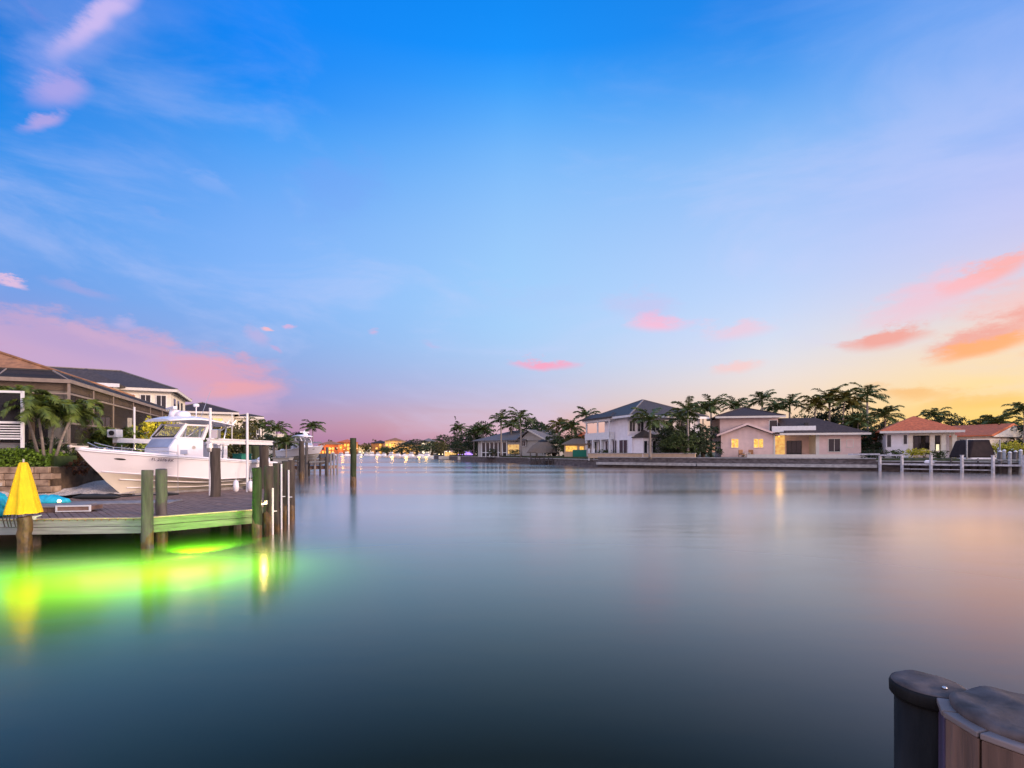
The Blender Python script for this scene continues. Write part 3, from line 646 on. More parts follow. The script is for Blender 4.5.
m.build('cloth', 'turquoise', tw, True); m = MB().lathe([(.1,0),(.17,.05),(.12,.15),(.04,.18)], (.5,.05,0), 12); m.build('fold', 'turquoise', tw, True)
# dark paddle
pd = thing('kayak_paddle', 'black kayak paddle lying on the dock towards the bow', 'paddle', (-14.3,17.3,DZ+.05))
MB().tube([(0,0,.06),(2.1,.55,.16)], .022, 8).build('shaft', 'rubber', pd)
MB().tube([(-.45,-.10,.10),(-.2,-.05,.12),(0.2,.04,.12),(.75,.16,.10),(.9,.22,.1)], [.03,.09,.10,.08,.03], 10).build('blade', 'rubber', pd, True)
MB().tube([(1.95,.5,.14),(2.2,.57,.16),(2.6,.66,.16)], [.03,.07,.03], 10).build('blade', 'rubber', pd, True)
# raised platform and pale-ended box
bx = thing('step_box', 'flat wooden dock step with a white framed open end', 'step', ((52-512)/FP*14.2,14.25,DZ), R(10))
MB().box(-1.0,-.05,0,.55,.75,.14).build('body', 'slat_brown', bx, bevel=.01)
m = MB(); m.box(-1.06,-.1,.14,.62,.8,.18).build('top', 'deck_grey', bx, bevel=.01)
m = MB(); m.box(.12,-.13,.02,.98,-.09,.05).box(.12,-.13,.16,.98,-.09,.20).box(.12,-.13,.05,.16,-.09,.16).box(.94,-.13,.05,.98,-.09,.16).build('end_frame', 'white_paint', bx)
MB().box(.16,-.11,.05,.94,.5,.16).build('end_panel', 'deck_wood', bx)
pf = thing('platform', 'low dark dock platform carrying the small lamp and paddle', 'platform', (-14.2,16.9,DZ), R(12))
MB().box(-1.6,-.8,0,2.9,.25,.035).build('top', 'deck_grey', pf, bevel=.008); MB().box(-1.55,-.78,-.0,2.85,-.74,.02).build('edge', 'pile_wood', pf)
sm = thing('deck_light', 'tiny lit white deck lamp beside the platform', 'lamp', ((62-512)/FP*16.1,16.0,DZ+.036))
MB().lathe([(.05,0),(.05,.08)], n=10).build('base', 'metal', sm); MB().lathe([(.045,.08),(.05,.12),(.02,.16)], n=10).build('lens', 'lamp_glow', sm, True)
cl = thing('dock_cleat', 'white metal cleat on the dock edge beside the umbrella', 'cleat', ((35-512)/FP*12.55,12.5,DZ+.03), R(20))
MB().box(-.05,-.03,0,.05,.03,.06).build('base', 'white_paint', cl); MB().tube([(-.16,0,.1),(-.05,0,.07),(.05,0,.07),(.16,0,.1)], [.015,.025,.025,.015], 8).build('horn', 'white_paint', cl)

# ------------------------------------------------------------ corner posts by the camera
bp_ = thing('mooring_piling', 'near black wrapped piling with a dull flat cap in the corner', 'piling', (.812*1.62,1.62,0), R(10))
MB().lathe([(.086,-3),(.086,1.645)], n=48).build('sleeve', 'black_cap', bp_, True)
m = MB().lathe([(.092,1.62),(.099,1.628),(.100,1.655),(.096,1.666)], n=48); m.build('cap_rim', 'black_cap', bp_, True)
m = MB().lathe([(.094,1.640),(.0955,1.667),(.086,1.671),(.05,1.674),(.02,1.675)], n=48)
for i,v in enumerate(m.v): m.v[i] = (v[0], v[1], v[2]+(.003*math.sin(v[0]*50)+.002*math.cos(v[1]*65) if 1.668 < v[2] else 0))
m.build('cap_top', 'cap_top', bp_, True)
MB().lathe([(.007,0),(.007,.003),(.004,.005)], (.004,-.05,1.675), 14).build('cap_bolt', 'metal', bp_, True)
b = MB().lathe([(.006,0),(.006,.004),(.003,.006)], n=14); b.v = [(x-.02, -.085-z, y+1.575) for x,y,z in b.v]; b.build('side_bolt', 'metal', bp_, True)
tub_c = (1.012*1.40, 1.40)
tb = thing('slatted_post', 'broad round post clad in brown and plum slats in the corner', 'post', (*tub_c,0))
ns = 11; R1, R0, TZ = .196, .172, 1.665
for k in range(ns):
    a0, a1 = 2*math.pi*k/ns+.012, 2*math.pi*(k+1)/ns-.012
    c = lambda r, a: (r*math.cos(a), r*math.sin(a))
    MB().prism([c(R0,a0), c(R1,a0), c(R1,a1), c(R0,a1)], -.4, TZ-.02).build('slat', 'slat_plum' if k % 3 == 1 else 'slat_brown', tb, bevel=.004)
    MB().prism([c(R0-.02,a0), c(R1+.006,a0), c(R1+.006,a1), c(R0-.02,a1)], TZ-.018, TZ).build('rim_block', 'slat_top', tb, bevel=.004)
m = MB().lathe([(.160,TZ-.02),(.167,TZ+.003),(.163,TZ+.014),(.15,TZ+.020),(.09,TZ+.024),(.02,TZ+.025)], n=64)
for i,v in enumerate(m.v):
    q = .010*math.sin(v[0]*43+1)+.007*math.cos(v[1]*51); m.v[i] = (v[0]*(1+q), v[1]*(1+q), v[2]+q*.6)
m.build('lid', 'cap_top', tb, True)
MB().lathe([(R0-.002,-3),(R0-.002,TZ-.04)], n=32).build('core', 'pile_wood', tb, True)
# ------------------------------------------------------------ boats
def hull_mesh(Lb, B):
    """lofted hull: keel, chine, knuckle and sheer lines with a raked stem; x from bow aft"""
    def sm(u, a, b, p): return a + (b-a)*u**p
    N_ = 26; rows = []
    lines = [ # stem x, stem z, (z along), half beam fn
      (1.40, .03, lambda u: .03*(1-u)**3, lambda u: 0.0),
      (.92, .50, lambda u: .50-.20*min(1,u*2.2), lambda u: B*.38*min(1,(u*2.0))**.8*(1-.04*u)),
      (.66, .84, lambda u: .84-.42*min(1,u*1.8), lambda u: B*.82*(1-(1-min(1,u*1.7))**2.1)),
      (.62, .88, lambda u: .88-.42*min(1,u*1.8), lambda u: B*.87*(1-(1-min(1,u*1.7))**2.1)),
      (.34, 1.20, lambda u: 1.20-.42*u, lambda u: B*.95*(1-(1-min(1,u*1.75))**2.2)),
      (.03, 1.60, lambda u: 1.62-.62*u**.75-.02*u, lambda u: B*1.0*(1-(1-min(1,u*1.8))**2.3)),
      (.00, 1.66, lambda u: 1.68-.62*u**.75-.02*u, lambda u: B*1.035*(1-(1-min(1,u*1.8))**2.3)),
    ]
    for k in range(N_+1):
        u = (k/N_)**1.25; row = []
        for sxx, sz, zf, bf in lines: row.append((sxx+(Lb-sxx)*u, bf(u), zf(u)))
        rows.append(row)
    return rows, lines
def sheer(u): return 1.68-.62*u**.75-.02*u
def build_boat(name, label, Lb=7.1, B=1.2, top=True, numbers=True):
    rt = thing(name, label, 'boat'); rows, lines = hull_mesh(Lb, B); K = len(lines)
    def skin(i0, i1, nm, mt, smooth=True):
        m = MB()
        for sgn in (-1, 1):
            o = len(m.v)
            for row in rows:
                for i in range(i0, i1+1): x,y,z = row[i]; m.v.append((x, sgn*y, z))
            w = i1-i0+1
            for k in range(len(rows)-1):
                for i in range(w-1):
                    q = (o+k*w+i, o+(k+1)*w+i, o+(k+1)*w+i+1, o+k*w+i+1); m.f.append(q if sgn > 0 else tuple(reversed(q)))
        r = rows[-1]; m.add([(x,y,z) for x,y,z in r[i0:i1+1]]+[(x,-y,z) for x,y,z in reversed(r[i0:i1+1])], [tuple(range(2*(i1-i0+1)))])
        ob = m.build(nm, mt, rt, smooth); e = ob.modifiers.new('edge','EDGE_SPLIT'); e.split_angle = R(28); return ob
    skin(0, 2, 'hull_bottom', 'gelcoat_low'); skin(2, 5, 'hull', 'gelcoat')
    rr = MB()
    for sgn in (-1,1): rr.tube([(row[5][0], sgn*(row[5][1]+.012), row[5][2]+.015) for row in rows], .034, 6)
    rr.build('rub_rail', 'pvc', rt, True)
    st = MB()
    for sgn in (-1,1):
        for li, (ia, ib, f) in enumerate(((0,1,.55),(1,2,.35))):
            st.tube([((row[ia][0]*(1-f)+row[ib][0]*f), sgn*(row[ia][1]*(1-f)+row[ib][1]*f+.01), row[ia][2]*(1-f)+row[ib][2]*f-.01) for row in rows[3:]], .022, 5)
        st.tube([(row[3][0], sgn*(row[3][1]+.008), row[3][2]) for row in rows[1:]], .016, 5)
    st.build('spray_strake', 'gelcoat', rt, True)
    for sgn in (-1,1):
        for k in (4, 13, 23):
            x,y,z = rows[k][6]; c = MB().tube([(x-.10,sgn*(y-.1),z+.115),(x+.10,sgn*(y-.1),z+.115)], .014, 6).box(x-.03,sgn*(y-.1)-.015,z+.05,x+.03,sgn*(y-.1)+.015,z+.11); c.build('cleat', 'metal', rt)
    # raised bulwark, inner deck and cockpit sole
    m = MB(); o = 0
    W_ = len(rows)
    for sgn in (-1,1):
        o = len(m.v)
        for row in rows:
            x,y,z = row[6]; yi = max(0,y-.20); zi = z+.02
            m.v += [(x,sgn*y,z),(x,sgn*(y-.02 if y>.05 else y),z+.06),(x,sgn*yi,zi+.045),(x,sgn*yi,zi-.45 if x > 2.2 else zi+.03)]
        for k in range(W_-1):
            for i in range(3): m.f.append((o+k*4+i, o+(k+1)*4+i, o+(k+1)*4+i+1, o+k*4+i+1))
    for k in range(W_-1):
        a, b = 4*k+3, 4*(k+1)+3; c, d = o+4*(k+1)+3, o+4*k+3; m.f.append((a,b,c,d))
    m.build('deck', 'gelcoat', rt)
    s = .075   # bow rail
    br = MB(); 
    for sgn in (-1,1):
        pts = [(.45+.01, 0 if False else sgn*.18, 1.86)]
        for u in (.12,.2,.3,.4): 
            x = Lb*u; row = min(rows, key=lambda r: abs(r[6][0]-x))[6]
            pts.append((row[0], sgn*(row[1]-.12), row[2]+.16)); br.tube([(row[0], sgn*(row[1]-.12), row[2]), pts[-1]], .012, 5)
        br.tube(pts, .014, 6)
    br.build('bow_rail', 'metal', rt)
    m = MB(); m.beam((-.16,0,1.73),(.35,0,1.72),.16,.05).tube([(-.14,-.06,1.73),(-.14,.06,1.73)], .05, 8)
    m.build('bow_roller', 'metal', rt)
    for sgn in (-1,1):
        row = rows[9]; 
        MB().box(row[5][0]-.13, 0,0,row[5][0]+.13,.02,.05)
    # hawse mark on the bow flare and the numbers
    def on_side(u, f):
        k = int(u*(len(rows)-1)); a, b = Vector(rows[k][4]), Vector(rows[k][5]); p = a.lerp(b, f)
        k2 = k+1; q = Vector(rows[k2][4]).lerp(Vector(rows[k2][5]), f); t = (q-p).normalized(); up = (b-a).normalized()
        return p, t, up
    for sgn in (1,-1):
        p, t, up = on_side(.20, .45)
        m = MB()
        pts = []
        n_ = Vector((t.y*0-t.z*0, 0, 0))
        nn = up.cross(t).normalized(); nn = nn if nn.y > 0 else -nn
        for k in range(12):
            a = 2*math.pi*k/12; q = p + t*.16*math.cos(a)+up*.045*math.sin(a)+nn*.012; pts.append((q.x, sgn*q.y, q.z))
        m.add(pts+[(x,y-sgn*.03,z) for x,y,z in pts], [tuple(range(12))]+[(i,(i+1)%12,12+(i+1)%12,12+i) for i in range(12)])
        m.build('hawse_plate', 'rubber', rt)
    # console with the wrap-round windscreen
    x0, x1, hw, zb, zt, zt2, rk = 2.86, 3.95, .74, 1.05, 2.06, 2.62, .42
    m = MB(); m.xprism([(x0-.30,zb),(x1,zb),(x1,zt),(x0,zt),(x0-.24,1.70)], -hw, hw); m.build('console', 'gelcoat', rt, bevel=.025)
    m = MB(); m.xprism([(x0-.262,1.72),(x0-.022,zt-.02),(x0+.02,zt-.06),(x0-.2,1.70)], -hw+.08, hw-.08); m.build('console_hatch', 'console_blue', rt)
    fw = MB()
    for sgn in (-1,1):
        fw.beam((x0,sgn*(hw-.02),zt-.02),(x0+rk,sgn*(hw-.05),zt2),.09,.12)
        fw.beam((x1-.04,sgn*(hw-.02),zt-.02),(x1+.22,sgn*(hw-.05),zt2),.09,.12)
        fw.beam((x0,sgn*(hw-.02),zt+.02),(x1,sgn*(hw-.02),zt+.02),.07,.06); fw.beam((x0+rk,sgn*(hw-.05),zt2-.03),(x1+.2,sgn*(hw-.05),zt2-.03),.06,.06)
    fw.beam((x0+.03,-hw,zt+.02),(x0+.03,hw,zt+.02),.06,.06); fw.beam((x0+rk,-hw,zt2-.02),(x0+rk,hw,zt2-.02),.06,.06)
    fw.build('windscreen_frame', 'gelcoat', rt)
    fb_ = MB()
    for sgn in (-1,1): fb_.beam((x0+.0,sgn*(hw-.11),zt+.06),(x0+rk-.03,sgn*(hw-.13),zt2-.04),.04,.05)
    fb_.beam((x0+.0,-hw+.09,zt+.07),(x0+.0,hw-.09,zt+.07),.04,.05)
    fb_.build('windscreen_gasket', 'rubber', rt)
    m = MB(); m.add([(x0+.03,-hw+.1,zt+.05),(x0+.03,hw-.1,zt+.05),(x0+rk,hw-.12,zt2-.04),(x0+rk,-hw+.12,zt2-.04)],[(0,1,2,3)])
    for sgn in (-1,1): m.add([(x0+.10,sgn*(hw-.03),zt+.04),(x1-.04,sgn*(hw-.03),zt+.04),(x1+.18,sgn*(hw-.05),zt2-.05),(x0+rk+.05,sgn*(hw-.05),zt2-.05)],[(0,1,2,3)])
    m.build('windscreen_glass', 'windscreen', rt)
    # hardtop
    hx0, hx1, hb = 2.62, 5.15, .98
    sec = []
    for k in range(15):
        t = k/14; x = hx0+(hx1-hx0)*t; w = hb*(1-.25*(1-min(1,t*4))**2); z = zt2+.05+.10*math.sin(math.pi*min(1,t*.9+.06))-.14*max(0,t-.45)
        sec.append((x,w,z,.24*min(1,.45+t*2.2)*(1-.55*t)))
    m = MB(); n = 11
    for layer in (0,1):
        for x,w,z,th in sec:
            for k in range(n):
                q = -1+2*k/(n-1); m.v.append((x, w*q, z+(th*(1-abs(q)**4*.6) if layer == 0 else .02*abs(q))))
    S = len(sec); o2 = S*n
    for i in range(S-1):
        for k in range(n-1):
            a = i*n+k; m.f.append((a,a+1,a+n+1,a+n)); m.f.append((o2+a+n,o2+a+n+1,o2+a+1,o2+a))
        for k in (0,n-1): m.f.append((i*n+k,(i+1)*n+k,o2+(i+1)*n+k,o2+i*n+k))
    for k in range(n-1): m.f.append((k,k+1,o2+k+1,o2+k)); a = (S-1)*n+k; m.f.append((a,a+1,o2+a+1,o2+a))
    ht = m.build('hardtop', 'gelcoat', rt, True); es_ = ht.modifiers.new('edge','EDGE_SPLIT'); es_.split_angle = R(40)
    lg = MB()
    for sgn in (-1,1):
        lg.tube([(4.75,sgn*.74,1.0),(4.8,sgn*.76,2.0),(4.92,sgn*.8,2.66)], .032, 8).tube([(4.15,sgn*.74,1.1),(4.2,sgn*.75,2.1),(4.3,sgn*.8,2.7)], .03, 8)
        lg.tube([(4.2,sgn*.75,2.1),(4.92,sgn*.8,2.6)], .024, 8).tube([(4.17,sgn*.75,1.6),(4.78,sgn*.76,1.6)], .022, 8)
    lg.beam((4.25,-.8,2.66),(4.25,.8,2.66),.05,.05).beam((4.9,-.8,2.64),(4.9,.8,2.64),.05,.05)
    lg.build('top_support', 'metal', rt, True)
    rd = MB(); rd.lathe([(.22,0),(.20,.12),(.16,.26)], (3.30,0,2.92), 16).lathe([(.24,.0),(.26,.05),(.22,.16),(.10,.22)], (3.42,-.32,2.92), 20)
    rd.build('radar_dome', 'gelcoat', rt, True)
    rd = MB(); rd.beam((3.02,-.45,3.24),(3.42,.62,3.24),.14,.11).lathe([(.07,0),(.05,.2)], (3.25,.05,3.05), 10); rd.build('radar_scanner', 'gelcoat', rt, bevel=.02)
    an = MB(); an.tube([(3.85,-.45,2.9),(3.85,-.45,3.36)], .022, 6).lathe([(.03,0),(.10,.02),(.11,.10),(.06,.14)], (3.85,-.45,3.32), 12); an.build('mast_light', 'gelcoat', rt, True)
    an = MB(); an.tube([(4.8,.8,2.7),(5.4,.85,4.2)], .010, 5)
    for k in range(5): an.tube([(5.12,-.8+.4*k,2.62),(5.32,-.82+.41*k,2.86)], .022, 6)
    an.beam((5.1,-.85,2.63),(5.12,.85,2.63),.03,.03); an.build('rod_holder', 'metal', rt)
    for sgn in (-1,1): m = MB().lathe([(.07,0),(.07,.02)], n=14); m.v = [(x+3.55, sgn*(hw+z-.005), y+1.72) for x,y,z in m.v]; m.build('speaker_grille', 'metal', rt)
    for sgn in (-1,1): MB().box(3.02,sgn*(hw-.01),1.45,3.3,sgn*(hw+.008),1.62).build('side_vent', 'console_blue', rt)
    # leaning post, seats, green cooler, engine
    m = MB(); m.box(4.75,-.55,1.0,5.15,.55,1.82).box(4.65,-.6,1.82,5.2,.6,1.96); m.build('leaning_post', 'gelcoat', rt, bevel=.03)
    m = MB(); m.box(5.45,-1.0,1.0,5.95,-.45,1.42).box(5.43,-1.02,1.42,5.97,-.43,1.47); m.build('cooler', 'green_fabric', rt, bevel=.02)
    m = MB(); m.box(6.3,-.9,.95,6.6,.9,1.2); m.build('stern_seat', 'console_blue', rt, bevel=.04)
    en = MB()
    for y in (0,):
        en.lathe([(.14,.55),(.20,.7),(.24,1.0),(.22,1.25),(.10,1.36),(.02,1.37)], (Lb+.30,y,0), 18)
    en.v = [(Lb+.3+(x-Lb-.3)*1.35, y, z) for x,y,z in en.v]
    eo = en.build('outboard_engine', 'gelcoat', rt, True)
    m = MB(); m.beam((Lb+.28,0,.62),(Lb+.26,0,-.12),.10,.28).beam((Lb-.02,0,.75),(Lb+.3,0,.75),.2,.12).tube([(Lb+.12,0,-.1),(Lb+.52,0,-.1)], .06, 8); m.build('engine_leg', 'metal', eo)
    if numbers:
        p, t, up = on_side(.42, .90)
        for sgn in (1,):
            fc = bpy.data.curves.new('number','FONT'); fc.body = 'FL 2076 RK'; fc.size = .15; fc.extrude = .003; fc.align_x = 'CENTER'
            ft = bpy.data.objects.new('tmp', fc); COL.objects.link(ft)
            dg = bpy.context.evaluated_depsgraph_get(); me = bpy.data.meshes.new_from_object(ft.evaluated_get(dg)); bpy.data.objects.remove(ft)
            me.materials.append(MATS['slat_plum']); me.name = 'registration_number'
            no = bpy.data.objects.new('registration_number', me); COL.objects.link(no); no.parent = rt
            nn = t.cross(up).normalized(); 
            if nn.y < 0: nn = -nn
            xa = t; ya = nn.cross(xa).normalized()
            if ya.z < 0: ya = -ya
            za = xa.cross(ya)
            t2 = Vector((xa.x,-xa.y,xa.z)); u2 = Vector((ya.x,-ya.y,ya.z)); z2_ = t2.cross(u2)
            no.matrix_basis = Matrix(((t2.x,u2.x,z2_.x,p.x),(t2.y,u2.y,z2_.y,-p.y-.02),(t2.z,u2.z,z2_.z,p.z-.12),(0,0,0,1)))
    return rt
BOATNUM = []
bang = math.atan2(.917, .40)
boat = build_boat('boat', 'white centre console fishing boat on the lift, green cooler aboard, bow over the dock')
boat.scale = (1.09,)*3; boat.location = (-15.79,18.5,.72); boat.rotation_euler = (R(0), R(0), bang)
# lift of the first boat
A = W3(216,443,19.35); Bp = W3(266,443,23.4)
lift = thing('boat_lift', 'aluminium boat lift with white top beams and cradle under the white boat', 'boat lift', (A.x,A.y,0))
def ll(v, z=None): return (v[0]-A.x, v[1]-A.y, z if z is not None else v[2])
zb = zof(443.5,21.3)
near = MB(); near.beam(ll((A.x-.1,A.y-.3),zb), ll((Bp.x+.0,Bp.y+.5),zb), .18, .07).beam(ll((A.x-.1,A.y-.3),zb+.14), ll((Bp.x+.0,Bp.y+.5),zb+.14), .2, .05).beam(ll((A.x-.1,A.y-.3),zb+.07), ll((Bp.x,Bp.y+.5),zb+.07), .12, .12)
near.build('top_beam', 'pvc', lift)
C_ = W3(115,441,23.4); Dd = W3(168,441,27.5)
far = MB(); far.beam(ll((C_.x,C_.y),zof(440.5,24)), ll((Dd.x,Dd.y),zof(440.5,24)), .2, .22); far.build('top_beam', 'pvc', lift)
m = MB(); m.box(-.22,-.2,0,.22,.2,.36); m.v = [(x+C_.x-A.x, y+C_.y-A.y, z+zof(440,24)+.1) for x,y,z in m.v]; m.build('motor_box', 'white_paint', lift, bevel=.03)
m = MB().lathe([(.11,0),(.11,.05)], n=14); m.v = [(x+C_.x-A.x+.02, z+C_.y-A.y-.26, y+zof(440,24)+.30) for x,y,z in m.v]; m.build('motor_drum', 'rubber', lift)
m = MB(); m.box(-.12,-.12,zb+.16,.12,.12,zb+.5).lathe([(.10,zb-.35),(.13,zb-.2),(.10,zb)], (-.12,-.18,0), 12); m.build('motor_box', 'metal', lift, bevel=.02)
for (x,y0,y1,Z,r) in ((134.3,407,450,25,.045),(210.3,408,496,19.8,.05),(247.3,413,492,21.5,.05),(232,413,445,30,.025)):
    X = (x-512)/FP*Z; MB().tube([(X-A.x,Z-A.y,zof(y1,Z)),(X-A.x,Z-A.y,zof(y0,Z))], r, 8).build('guide_pole', 'pvc', lift)
# cradle beams and bunks, in the boat's direction
ca, sa = math.cos(bang), math.sin(bang)
def bw(x, y, z): return (boat.location.x+(x*ca-y*sa)*1.06-A.x, boat.location.y+(x*sa+y*ca)*1.06-A.y, z-.06)
cr = MB()
for x in (2.4,5.4): cr.beam(bw(x,-1.75,.56), bw(x,1.75,.56), .14, .14)
cr.build('cradle_beam', 'metal', lift)
cr = MB()
for y in (-.62,.62): cr.beam(bw(1.5,y,.80), bw(6.4,y,.80), .16, .12)
for x in (2.4,5.4):
    for y in (-.62,.62): cr.beam(bw(x,y,.6), bw(x,y,.8), .07, .07)
cr.build('bunk', 'deck_grey', lift)
for k, x in enumerate((2.4,5.4)):
    for y in (-1.7,1.7): MB().tube([bw(x,y,.6), bw(x,y,zb)], .012, 5).build('cable', 'metal', lift)
fn = 0
for x in (236,250.5):
    f = thing('fender', ['white boat fender hanging low under the stern quarter, toward the bow', 'white boat fender hanging beside the dark green corner piling'][fn], 'fender', ((x-512)/FP*(20.5+fn), 20.5+fn, zof(492,20.5+fn)), group='fenders under the lifted boat'); fn += 1
    MB().lathe([(.02,0),(.09,.05),(.11,.2),(.09,.42),(.03,.48)], n=14).build('body', 'gelcoat', f, True); MB().tube([(0,0,.46),(0,0,.8)], .01, 5).build('rope', 'pvc', f)

# second boat and its dock further up the shore
b2 = build_boat('boat', 'white hardtop cabin boat on the far lift past the lone piling', 7.1, 1.3, numbers=False)
b2.location = (-18.6,50.5,1.55); b2.rotation_euler = (0,0,R(153)); b2.scale = (.80,.80,.88)
dock2 = thing('dock', 'small grey dock on many piles with posts, beside the second white boat', 'dock', (-21,55,0))
def dp(x, y, Z): v = W3(x,y,Z); return (v.x+21, v.y-55, v.z)
m = MB(); z2 = .95; m.box(-3.2,-1.4,z2-.16,1.6,1.6,z2).box(-5.2,-1.4,z2-.16,-3.2,-.2,z2); m.build('deck', 'deck_grey', dock2)
m = MB(); m.box(-3.25,-1.46,z2-.34,1.65,-1.4,z2-.01).box(1.6,-1.4,z2-.34,1.66,1.6,z2-.01); m.build('fascia', 'deck_wood', dock2)
rn = random.Random(5)
for k in range(9): 
    x = -3.1+k*.58; t_ = 2.1 if k % 2 else 1.75+.2*rn.random()
    MB().tube([(x,-1.5,-3),(x,-1.5,t_ if k > 1 else .8)], .10, 9).build('post', 'pile_wood' if k % 3 else 'deck_grey', dock2, True)
for y in (-.5,.5,1.6): MB().tube([(1.7,y,-3),(1.7,y,2.2)], .10, 9).build('post', 'deck_grey', dock2, True)
MB().beam((-3.1,-1.5,1.6),(1.6,-1.5,1.6),.04,.1).build('rail', 'deck_grey', dock2)
for i,(x,y) in enumerate(((-21.6,50.2),(-18.9,49.4))):
    p = thing('lift_piling', ['weathered lift piling at the stern of the second boat','weathered lift piling by the bow of the second boat'][i], 'piling', (x,y+3,0), group='lift pilings of the second boat')
    MB().tube([(0,0,-3),(0,0,2.9)], .14, 10).build('post', 'pile_grey', p, True)
b2l = thing('boat_lift', 'grey beams of the lift cradling the second white boat', 'boat lift', (-20.3,51,0))
MB().beam((-3.4,-.9,3.38),(.6,-.9,3.38),.18,.16).beam((-3.4,1.9,3.38),(.6,1.9,3.38),.18,.16).build('top_beam', 'metal', b2l)
MB().beam((-1.8,-1.6,1.42),(-1.8,2.2,1.42),.14,.14).beam((.8,-1.6,1.42),(.8,2.2,1.42),.14,.14).build('cradle_beam', 'metal', b2l)
for x in (-3.0,.2):
    MB().tube([(x,-.9,-3),(x,-.9,3.35)], .13, 10).build('lift_post', 'pile_grey', b2l, True)
m = MB(); m.box(0,0,0,2.6,1.2,.9)
cb = thing('dock_box', 'grey dock box standing on the shore by the palm trunks', 'box', ((283-512)/FP*44,44,1.25))
MB().box(-.7,-.4,0,.7,.4,.6).build('body', 'fascia_grey', cb, bevel=.03); MB().box(-.75,-.45,.6,.75,.45,.68).build('lid', 'fascia_grey', cb, bevel=.02)
cb.location.z = 1.25

# ------------------------------------------------------------ left shore: buildings
# near house behind the cage, brown hip tiles
ev = W3(92,386,33)
nh = thing('house', 'near beige house with a big brown tiled hip roof behind the screen cage', 'house', (ev.x,ev.y,2.7), R(22))
H0 = ev.z-2.7
MB().box(-26,.8,0,-1.0,8.2,H0).build('wall', 'tan_wall', nh)
MB().hip(-27,0,0,9,H0,3.2,inset=9,th=.22).build('roof', 'tile_brown', nh); ridge_caps(nh,-27,0,0,9,H0+.22,3.2,9,'tile_brown')
MB().box(-27.05,-.06,H0-.22,.06,.0,H0+.14).box(0,-.06,H0-.22,.06,9,H0+.14).build('eave', 'trim', nh)
for x in (-20,-14,-8): window_l(nh, x, x+3.4, .2, 2.7, .8, mull=2)
m = MB().lathe([(.25,0),(.30,.5),(.45,.6),(.3,.8)], (-8.6,5.6,H0+2.5), 10); m.build('roof_vent', 'bronze', nh)
# pool cage
P0 = W3(69,381,22); cdir = (-.414,1)
CF = Frame((P0.x,P0.y),(P0.x+cdir[0],P0.y+cdir[1]), z=2.7)
cage = CF.root('screen_cage', 'long bronze framed screen pool cage above the boat', 'screen enclosure')
CL, CD, CHT = 20.5, 9.5, zof(381,22)-2.7
fr = MB()
post_x = [0, CF.px(93)[0], CF.px(113)[0], CF.px(133)[0], CF.px(150)[0], CF.px(162)[0], CF.px(171)[0], CL]
for x in post_x: fr.box(x-.04,-.04,0,x+.04,.04,CHT)
fr.box(0,-.05,CHT*.80-.04,CL,.05,CHT*.80+.04).box(0,-.05,.9,CL,.05,.98).box(0,-.05,0,CL,.05,.08)
fr.box(-.05,0,0,.05,CD,.08).box(-.05,0,CHT*.80-.03,.05,CD,CHT*.80+.03)
for y in (2.4,4.8,7.2,CD): fr.box(-.04,y-.04,0,.04,y+.04,CHT)
fr.build('frame', 'frame_beige', cage)
bm_ = MB(); bm_.box(-.09,-.09,CHT-.10,CL,.09,CHT+.06).box(-.09,.09,CHT-.10,.09,CD,CHT+.06); bm_.build('eave_beam', 'frame_beige', cage)
UP, IN = .50, .85    # mansard slope up to the flat screen roof
rf = MB()
rf.add([(0,0,CHT+.06),(CL,0,CHT+.06),(CL,IN,CHT+UP),(IN,IN,CHT+UP)],[(0,1,2,3)]); rf.add([(0,0,CHT+.06),(IN,IN,CHT+UP),(IN,CD,CHT+UP),(0,CD,CHT+.06)],[(0,1,2,3)])
rf.add([(IN,IN,CHT+UP),(CL,IN,CHT+UP),(CL,CD,CHT+UP),(IN,CD,CHT+UP)],[(0,1,2,3)])
rf.build('roof_screen', 'screen', cage)
rb = MB(); rb.beam((IN,IN,CHT+UP),(CL,IN,CHT+UP),.08,.10).beam((IN,IN,CHT+UP),(IN,CD,CHT+UP),.08,.10)
for x in post_x[1:]: rb.beam((x,0,CHT),(x,IN,CHT+UP),.05,.08).beam((x,IN,CHT+UP),(x,CD,CHT+UP),.05,.10)
rb.build('roof_rafter', 'bronze', cage)
rb = MB()
for y in (2.4,4.8,7.2): rb.beam((0,y,CHT),(IN,y,CHT+UP),.05,.08)
rb.beam((0,0,CHT),(IN,IN,CHT+UP),.06,.1)
rb.build('hip_rafter', 'frame_beige', cage)
MB().box(0.06,-.012,.1,CL,.0,CHT-.1).box(-.012,.06,.1,.0,CD,CHT-.1).build('wall_screen', 'screen_light', cage)
# masonry columns and the lanai wall behind the screen
ln = CF.root('lanai', 'beige lanai wing with dark sliding doors behind the screen cage', 'building')
MB().box(1.5,3.2,0,CL,3.5,2.75).build('wall', 'tan_wall', ln)
cm = MB()
for x in (.25,): cm.box(x,.25,0,x+.55,.8,2.7)
cm.build('column', 'cream_wall', ln)
MB().box(.95,.25,0,1.5,.8,2.7).build('column', 'bronze', ln)
for x in (CF.px(150)[0]-.4, CF.px(165)[0]): MB().box(x,.3,0,x+.9,.8,2.7).build('column', 'bronze', ln)
MB().box(0.2,.2,2.35,CL,3.8,2.78).build('soffit', 'tan_wall', ln)
for x0_, x1_ in ((2.4,4.6),(5.6,8.0),(9.2,12.0),(13.5,16.5)): window_l(ln, x0_, x1_, .25, 2.1, 3.2, 'glass_dark', 'bronze', 2, 'sliding_door')
